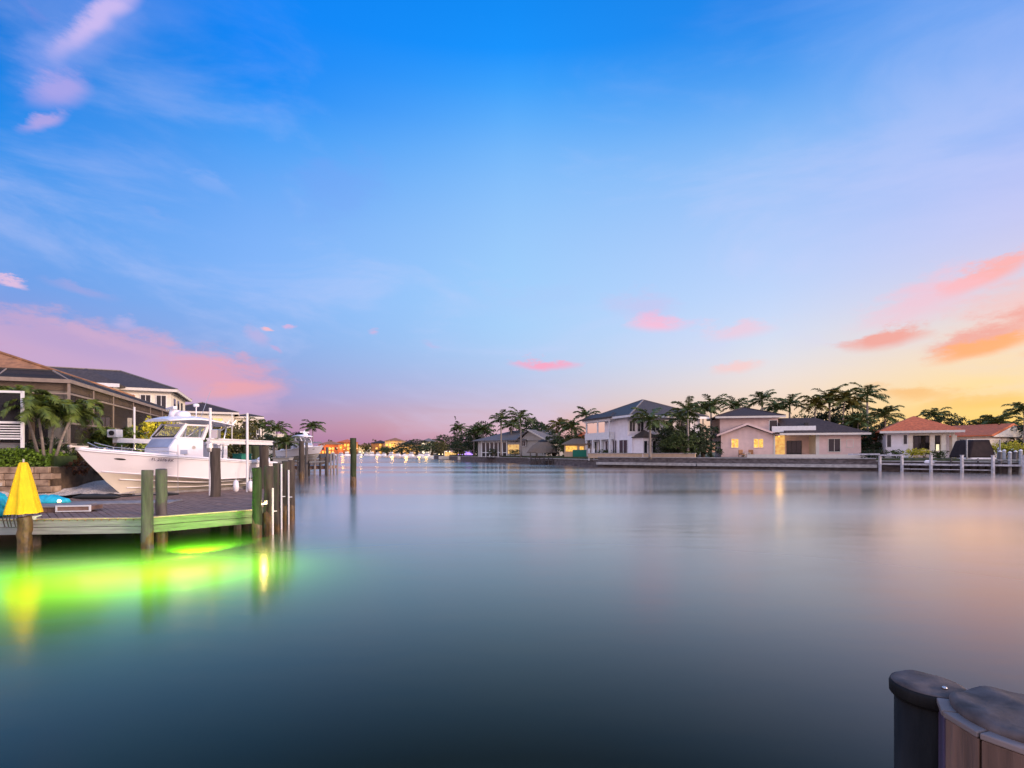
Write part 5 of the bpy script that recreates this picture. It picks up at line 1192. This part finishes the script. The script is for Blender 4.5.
# patio wall
pt = thing('patio_wall', 'low pale patio wall before the pink house', 'wall', (W3(747,0,77.2).x,77.2,1.5), PF.a+R(-8))
MB().box(0,0,0,18.5,.25,.55).build('wall', 'trim', pt)
for k,(x,lb) in enumerate(((742,'red brown patio chair below the gable, nearer the corner of the pink house'),(751.5,'red brown patio chair below the right lit window'))):
    c = thing('patio_chair', lb, 'chair', (W3(x,0,78.6).x,78.6,1.6), R(10-20*k), 'patio chairs by the pink house')
    MB().box(-.35,-.35,.38,.35,.35,.48).build('seat', 'tile_brown', c); MB().box(-.35,.3,.48,.35,.38,1.15).build('backrest', 'tile_brown', c)
    for sx_ in (-.32,.32):
        for sy_ in (-.32,.32): MB().box(sx_-.03,sy_-.03,0,sx_+.03,sy_+.03,.38).build('leg', 'bark', c)
    MB().box(-.40,-.3,.62,-.33,.3,.67).box(.33,-.3,.62,.40,.3,.67).build('armrest', 'tile_brown', c)
t = thing('patio_table', 'small low table between the two patio chairs', 'table', (W3(746.7,0,78.6).x,78.6,1.6)); MB().box(-.45,-.35,.62,.45,.35,.68).build('tabletop', 'trim', t)
for sx_ in (-.4,.4): MB().box(sx_-.03,-.3,0,sx_+.03,.3,.62).build('leg', 'trim', t)

# ------------------------------------------------------------ red roofed houses
RF = Frame((W3(886,0,74).x,74),(W3(961,0,70).x,70), z=1.6)
rh = RF.root('house', 'cream house with red hip roof and an arcade of pale columns', 'house')
X = lambda px, d=0: RF.px(px, HY, d)[0]
e = RF.px(925,431.5)[1]; WX = X(955)
MB().box(0,0,0,X(910),9,e-.1).box(X(910),3,0,WX,9,e-.1).build('wall', 'lilac_wall', rh)
MB().hip(-.8,-.9,WX+.8,9.8,e,RF.px(918,416.5,4)[1]-e-.1).build('roof', 'tile_red', rh)
MB().box(-.85,-.98,e-.2,WX+.85,-.88,e+.12).build('fascia', 'trim', rh)
MB().box(X(910)-.05,0,e-.55,WX,.4,e-.02).build('beam', 'cream_wall', rh)
for px_ in (910.5,932.5,943.5,954.5): x = X(px_); MB().box(x-.25,-.04,0,x+.25,.44,e-.55).build('column', 'cream_wall', rh)
window(RF, rh, 887,435,891,447, 0, mull=0); window(RF, rh, 903.5,435,907,444, 0, mull=0)
for a_,b_ in ((914,929),(934,941)): window(RF, rh, a_,436,b_,449, 3, mull=2, fr='bronze')
MB().box(X(936,3),2.9,1.0,X(939,3),2.95,1.9).build('lit_panel', 'lit_cool', rh)
q = W3(975,0,72); RG = Frame((W3(957,0,77).x,77),(W3(992,0,73).x,73), z=1.6)
rg = RG.root('house', 'cream house wing with red gabled roof behind the dark covered boat', 'house')
X = lambda px, d=0: RG.px(px, HY, d)[0]
e = RG.px(975,436.5)[1]; WX = X(990)
MB().box(-3,0,0,WX,9,e).build('wall', 'cream_wall', rg)
MB().gable(-3,-.8,WX+.6,9.8,e,RG.px(975,425,4)[1]-e-.1).build('roof', 'tile_red', rg)
MB().add([(WX+.66,-.6,e-.1),(WX+.66,9.6,e-.1),(WX+.66,4.5,e+RG.px(975,425,4)[1]-e-.25),(WX+.55,-.6,e-.1),(WX+.55,9.6,e-.1),(WX+.55,4.5,e+1.2)], [(0,1,2),(5,4,3),(0,2,5,3),(1,4,5,2)]).build('gable_wall', 'cream_wall', rg)
for a_,b_ in ((960,965),(967,973),(984,988)): window(RG, rg, a_,439.5,b_,447, 0, mull=0)
og = thing('house', 'low house with orange tiled roof in the shade of the highest palm', 'house', (W3(862,0,82).x,82,1.6), R(-8))
MB().box(0,0,0,7,7,2.7).build('wall', 'tan_wall', og); MB().hip(-.6,-.8,7.6,7.8,2.7,1.7).build('roof', 'tile_red', og)
for x in (1,3.4): window_l(og, x, x+1.3, .8, 2.1, 0)
# white dock walkway
wd = thing('walkway_dock', 'long white waterside walkway with square white posts below the red roofs', 'dock', (W3(848,0,66.5).x,66.5,0))
def wl(x, Z, z): v = W3(x,0,Z); return (v.x-wd.location.x, v.y-66.5, z)
Zs = {848:66.5, 880:65.0, 902:63.4, 931:61.6, 962:60, 993:58.6, 1024:57.4}; ks = list(Zs)
mw, ms = MB(), MB()
for a_, b_ in zip(ks[1:], ks[2:]): mw.beam(wl(a_,Zs[a_],.92), wl(b_,Zs[b_],.92), 1.3, .14); ms.beam(wl(a_,Zs[a_]-.7,.9), wl(b_,Zs[b_]-.7,.9), .06, .20)
mw.build('walkway', 'deck_grey', wd); ms.build('fascia', 'weathered_white', wd)
for px_ in ks[1:]: z_ = Zs[px_]; p = wl(px_,z_-.85,0); MB().box(p[0]-.115,p[1]-.115,-3,p[0]+.115,p[1]+.115,2.0).box(p[0]-.14,p[1]-.14,2.0,p[0]+.14,p[1]+.14,2.06).build('post', 'weathered_white', wd)
MB().beam(wl(848,Zs[848]-.6,2.1), wl(880,Zs[880]-.9,2.12), .25, .2).beam(wl(880,Zs[880]-.9,2.0), wl(902,Zs[902]-.9,2.0), .25, .2).build('rail', 'weathered_white', wd)
for px_ in (890,911,920,941,951,970,978,986,1008,1016):
    k0 = max(k for k in ks if k <= px_); k1 = min(k for k in ks if k >= px_); z_ = Zs[k0]+(Zs[k1]-Zs[k0])*(px_-k0)/max(1,k1-k0); p = wl(px_,z_+.45,0)
    MB().tube([(p[0],p[1],-3),(p[0],p[1],1.15+.5*(px_ % 3 == 0))], .09, 8).build('pile', 'pile_wood', wd, True)
MB().beam(wl(902,Zs[902]-.66,.34), wl(993,Zs[993]-.66,.34), .05, .10).beam(wl(961,58.9,1.5), wl(1020,56.9,1.5), .05, .07).build('brace', 'weathered_white', wd)
for k, (px_, yt, Z_) in enumerate(((1000,452,58.5),(1004,451,60),(1009.5,453,57.8),(1015,452,59.5),(1020,451,57.5),(998,449,62),(1012,450,62))):
    p = thing('dock_piling', ['grey topped','pale slim','white capped','weathered','leaning white','short','thick pale'][k]+' dock piling in the cluster at the far right, '+['beside the walkway end','behind the walkway end','third along','fourth along','at the frame edge','nearest the golden shrubs','between the back pair'][k], 'piling', (W3(px_,0,Z_).x,Z_,0), group='pale dock pilings before the golden shrubs')
    MB().tube([(0,0,-3),(0.02*k,0,zof(yt,Z_))], .16, 9).build('post', 'fascia_grey' if k % 3 else 'pile_grey', p, True)
    MB().lathe([(.18,0),(.18,.06),(.03,.2)], (0.02*k,0,zof(yt,Z_)), 9).build('cap', 'white_paint', p)
# covered boat
cbt = thing('covered_boat', 'boat on a lift hidden under a dark tent shaped canvas cover', 'boat', (W3(975,0,63).x,63,0), R(-4))
MB().add([(-1.7,-1.2,1.7),(1.6,-1.2,1.7),(1.6,2,1.7),(-1.7,2,1.7),(-1.0,-.9,3.85),(1.0,-.9,3.95),(1.0,1.8,3.95),(-1.0,1.8,3.85)], [(3,2,1,0),(4,5,6,7),(0,1,5,4),(1,2,6,5),(2,3,7,6),(3,0,4,7)]).build('cover', 'tarp', cbt, bevel=.2)
MB().prism([(-1.8,-.5),(-1.3,-1.15),(1.6,-1.15),(1.6,1.15),(-1.3,1.15)], 1.15, 1.72).build('hull', 'gelcoat', cbt, bevel=.08)
for x in (-1.9,1.85): MB().box(x-.06,-1.3,-3,x+.06,-1.18,3.9).build('lift_post', 'fascia_grey', cbt)
MB().box(-1.9,-1.24,.9,1.9,-1.1,1.05).box(-1.2,-1.2,1.05,-1.05,1.2,1.15).box(.9,-1.2,1.05,1.05,1.2,1.15).build('cradle', 'weathered_white', cbt)
MB().box(-1.9,-1.3,3.9,1.85,-1.18,3.97).build('lift_beam', 'trim', cbt)
sk = thing('dinghy', 'small upturned white dinghy on the bank before the arcade', 'boat', (W3(934,0,62.6).x,62.6,1.0), R(5))
MB().prism([(-1.3,0),(-.8,-.5),(1,-.5),(1.2,0),(1,.5),(-.8,.5)], 0, .35).build('hull', 'gelcoat', sk, bevel=.1); MB().tube([(-1.1,0,.36),(1.1,0,.38)], .05, 6).build('keel', 'gelcoat', sk)

# ------------------------------------------------------------ grey house, thatched hut, docks
GF = Frame((W3(478,0,124).x,124),(W3(548,0,112).x,112), z=1.2)
gh = GF.root('house', 'grey hip roofed house with white framed screened porch on the far point', 'house')
X = lambda px, d=0: GF.px(px, HY, d)[0]
e = GF.px(500,441)[1]; WX = X(546)
MB().box(0,0,0,WX,12,e).build('wall', 'grey_wall', gh)
MB().hip(-1,-1,WX*.75,13,e,GF.px(505,431,5)[1]-e-.1).build('roof', 'tile_grey', gh)
gx0 = X(520); pk = GF.px(526,430.5)[1]; m_ = (gx0+WX)/2
MB().xprism([(gx0,e),(WX,e),(m_-.8,pk-.2)], -.3, 5).build('gable_wall', 'grey_wall', gh)
MB().xprism([(gx0-1,e-.3),(m_-.8,pk-.1),(WX+1.2,e-.4),(WX+1.2,e-.15),(m_-.8,pk+.2),(gx0-1,e-.05)], -.9, 8).build('roof', 'tile_grey', gh)
MB().xprism([(m_-.8,pk-.05),(WX+1.2,e-.45),(WX+1.2,e-.1),(m_-.8,pk+.26)], -1.0, -.92).build('bargeboard', 'trim', gh)
window(GF, gh, 521,441,525.5,446, -.3, mull=1)
a_, b_ = X(482), X(507); zt_ = GF.px(495,442)[1]
MB().box(a_,-.04,0.2,b_,.0,zt_-.2).build('porch_screen', 'glass_dark', gh)
m = MB()
for k in range(7): x = a_+(b_-a_)*k/6; m.box(x-.12,-.14,0,x+.12,-.045,zt_)
m.box(a_-.2,-.16,zt_,b_+.2,-.045,zt_+.35).box(a_,-.13,1.0,b_,-.045,1.15).build('porch_frame', 'white_paint', gh)
MB().box(X(508),-.05,.8,X(519),-.0,2.9).build('lit_porch', 'lit_room', gh)
TK = thing('thatched_hut', 'grey brown thatched hut with dark peak by the water', 'hut', (W3(543,0,104.5).x,104.5,1.0))
prof = [(3.2,1.35),(3.25,1.2),(2.7,2.1),(1.9,2.9),(.95,3.5)]
m = MB().lathe([(r,z) for r,z in prof], n=26); m.v = [(x*1.0*random.uniform(.95,1.05), y*random.uniform(.95,1.05), z+random.uniform(-.07,.07)) for x,y,z in m.v]; m.build('thatch', 'thatch', TK)
MB().lathe([(1.1,3.4),(.9,3.7),(.15,3.95)], n=16).build('peak', 'shade', TK)
for a in range(6): x, y = 2.6*math.cos(a*1.047), 2.6*math.sin(a*1.047); MB().tube([(x,y,0),(x,y,1.7)], .09, 7).build('post', 'bark', TK)
MB().lathe([(3.0,0),(3.0,.15)], n=26).build('floor', 'deck_grey', TK)
hd = thing('dock', 'dark little dock on piles before the thatched hut', 'dock', (W3(556,0,98).x,98,0), R(-28))
MB().box(-5,-1,.7,5.5,1,.9).build('deck', 'pile_grey', hd)
for k in range(12): x = -4.8+k*.92; MB().tube([(x,-1.05,-3),(x,-1.05,1.35+.35*(k%3 == 0))], .12, 8).build('post', 'pile_wood', hd, True)
MB().beam((-4.8,-1.05,1.3),(5.3,-1.05,1.3),.08,.12).build('rail', 'pile_wood', hd)
lh = thing('garden_hut', 'little garden hut with a glowing yellow front between palms', 'hut', (W3(576,0,93).x,93,1.4), R(-20))
MB().box(-2.2,0,0,2.2,2.5,2.3).build('wall', 'tan_wall', lh); MB().hip(-2.6,-.4,2.6,2.9,2.3,1.0).build('roof', 'thatch', lh)
MB().box(-1.9,-.06,1.1,.2,-.003,2.1).build('lit_window', 'lit_warm', lh); MB().box(.7,-.06,1.2,1.4,-.003,2.0).build('lit_window', 'lit_warm', lh)
MB().box(-.5,-.5,0,2.0,-.3,1.4).build('gate', 'green_fabric', lh)
for (px_, Z_, lb) in ((589,84.6,'white topped dock post before the white house terrace'),(594,84.2,'second white dock post nearer the white house')):
    p = thing('dock_post', lb, 'post', (W3(px_,0,Z_).x,Z_,0), group='white posts by the white house'); MB().box(-.12,-.12,1,.12,.12,2.9).build('post_shaft', 'white_paint', p); MB().box(-.15,-.15,2.9,.15,.15,2.97).build('cap', 'white_paint', p)
# boat hung with yellow bulbs, boat with purple lights
def lit_boat(px_, Z_, L_, label, bulb, canopy):
    b = thing('boat', label, 'boat', (W3(px_,0,Z_).x,Z_,0), math.atan2(-20,17)+.75, 'lit boats moored off the far point')
    MB().prism([(-L_/2,0),(-L_/2+1.2,-1.1),(L_/2,-1.1),(L_/2,1.1),(-L_/2+1.2,1.1)], .1, 1.1).build('hull', 'gelcoat_low', b, bevel=.1)
    MB().box(-L_/2+2,-.9,2.55,L_/2-.3,.9,2.7).build('canopy', canopy, b)
    MB().box(-L_/2+2.2,-.7,1.1,L_/2-1.2,.7,2.3).build('cabin', 'lit_room' if bulb != 'purple_lit' else 'purple_lit', b)
    for x in (-L_/2+2.1,L_/2-.5): MB().tube([(x,-.85,1.0),(x,-.85,2.55)], .05, 6).build('post', 'metal', b)
    for k in range(int(L_/1.1)):
        x = -L_/2+.5+k*1.1; MB().lathe([(.02,-.14),(.14,0),(.02,.14)], (x,-1.15,2.5 if k > 1 else 1.7), 8).build('bulb', 'lamp_glow' if bulb != 'purple_lit' else bulb, b)
    return b
lit_boat(450.5, 158, 7.6, 'boat strung with warm yellow bulbs off the far point', 'lamp_glow', 'trim')
lit_boat(468, 145, 6.0, 'boat with violet lights moored beside the yellow bulb boat', 'purple_lit', 'console_blue')

# ------------------------------------------------------------ the channel's far end
DB = [ # x0 x1 ytop Z wall roof label
 (318,338,441,372,'tile_red','tile_brown','lit_warm','long orange lit waterfront building behind the second dock'),(337,353,439,384,'tile_brown','tile_red','lit_warm','red roofed waterfront building touching the lone piling'),
 (358,368,443,400,'cream_wall','tile_brown','lit_cool','small pale waterfront building just past the lone piling'),(371,386,440,380,'tile_brown','tile_umber','lit_warm','dark red waterfront building beside the bright yellow one'),
 (385,402,437.5,372,'tan_wall','tile_brown','lit_warm','bright yellow lit waterfront building, largest at the channel end'),(402,413,440.5,366,'tan_wall','tile_umber','lit_warm','lower yellow waterfront building joined beside the largest one'),(413,428,441.5,352,'tan_wall','tile_brown','lit_room','brown waterfront building nearest the far point'),(421,434,438,345,'grey_wall','tile_grey','lit_cool','green grey roofed building behind the point trees')]
for x0,x1,yt,Z,wm_,rm,lit,lb in DB:
    a, b = W3(x0,0,Z).x, W3(x1,0,Z).x; top = zof(yt,Z); w = b-a; ez = top-2.6-.9
    r = thing('waterfront_building', lb, 'building', (a,Z,.9), 0, 'buildings at the channel end')
    MB().box(0,0,0,w,12,ez).build('wall', wm_, r); MB().hip(-.6,-.8,w+.6,12.8,ez,2.4).build('roof', rm, r)
    rn = random.Random(int(x0)); fl = max(2,int(ez/2.6))
    for f_ in range(fl):
        n_ = max(2,int(w/2.4))
        for k in range(n_):
            if rn.random() < .25: continue
            xx = w*(k+.5)/n_; MB().box(xx-.75,-.10,.5+f_*2.6,xx+.75,-.01,2.3+f_*2.6).build('window', lit if rn.random() < .75 else 'glass_dark', r)
    for k in range(3): xx = w*(k+.5)/3; MB().box(xx-.12,-1.4,0,xx+.12,-1.2,min(ez,3)).build('column', wm_, r)
    gl = bpy.data.lights.new('facade_light','POINT'); gl.energy = 2600 if x0 in (385,402) else 900; gl.color = (1,.6,.12) ; gl.shadow_soft_size = 1
    g_ = bpy.data.objects.new('facade_light', gl); COL.objects.link(g_); g_.parent = r; g_.location = (w/2,-5,5)
tf = tree_proto(61,10,12,1100,.9,'leaf_olive',.1)
for i,(x,y,lb) in enumerate(((366,442,'low tree past the lone piling at the channel end'),(354,441,'tree hidden partly by the lone piling'),(373,438,'tree over the dark red waterfront building'),(405,439,'tree behind the joint of the yellow buildings'),(415,438.5,'tree behind the brown waterfront building'),(329,438.5,'tree behind the long orange building'),(343,440,'tree between orange and red buildings'))):
    Z = 400 if i != 0 else 360; hgt = (zof(y,Z)-.9)/9.7; put(tf, (W3(x,0,Z).x,Z,.9), x, (.8,.8,hgt), lb, 'trees at the channel end')
mb_names = ['stubby white','low white','white flybridge','small cream','narrow white','long white','white cabin','tall masted','open white','grey white','pale blue','tiny white','broad white','cream white']
mt = ['by the second dock','next to the lone piling','past the lone piling','below the small pale building','between pale and dark red buildings','below the dark red building','before the dark red building door','before the left of the yellow building','before the yellow building middle','before the yellow building end','below the lower yellow building','before the brown building','nearer the point','against the point']
xs = [333,341,347,360,366,372,378,384,391,398,404,411,420,427]
for i, x in enumerate(xs):
    Z = 330 - (x > 400)*30; rn = random.Random(i)
    b = thing('moored_boat', mb_names[i]+' boat moored '+mt[i], 'boat', (W3(x,0,Z).x,Z,0), rn.uniform(-.5,.5)+(math.pi if i % 2 else 0), 'boats moored at the channel end')
    l_ = rn.uniform(3.2,4.6)
    MB().prism([(-l_/2,0),(-l_/4,-.9),(l_/2,-.8),(l_/2,.8),(-l_/4,.9)], -.2, 1.0).build('hull', 'gelcoat', b, bevel=.1)
    MB().box(-l_/4,-.6,1.0,l_/4,.6,2.0+.6*(i%3 == 2)).build('cabin', 'white_paint', b)
    MB().box(-l_/4-.02,-.62,1.4,l_/4+.02,.62,1.7).build('window', 'glass_dark', b)
    MB().tube([(0,0,2),(0,0,3+5*(i == 7))], .06, 5).build('mast', 'white_paint', b)
lp0 = None
for i, x in enumerate((331,337,344,350,357,364,370,376,381,388,395,401,408,415,422)):
    Z = 341-(x > 400)*24
    if lp0 is None:
        lp0 = thing('quay_lamp', 'x', 'lamp'); MB().tube([(0,0,0),(0,0,3.4)], .08, 6).build('pole', 'bronze', lp0); MB().lathe([(.1,3.4),(.24,3.6),(.24,3.85),(.1,4.0)], n=10).build('globe', 'quay_glow', lp0)
        l_ = lp0
    else: l_ = copy_tree(lp0)
    l_.location = (W3(x,0,Z).x,Z,.9 if x < 400 else .5); l_.scale = (1,1,1+.15*math.sin(i*2.3)); l_['group'] = 'warm lamps along the quay'
    l_['label'] = 'warm quay lamp '+['over the stubby white boat','over the low white boat','behind the white flybridge boat','seen beside the lone piling','just past the lone piling','before the small pale building','at the dark red building corner','over the long white boat','between two dark red house windows','at the yellow building corner','in the middle of the yellow building','at the far end of the yellow building','before the lower yellow building','before the brown building','closest to the far point'][i]
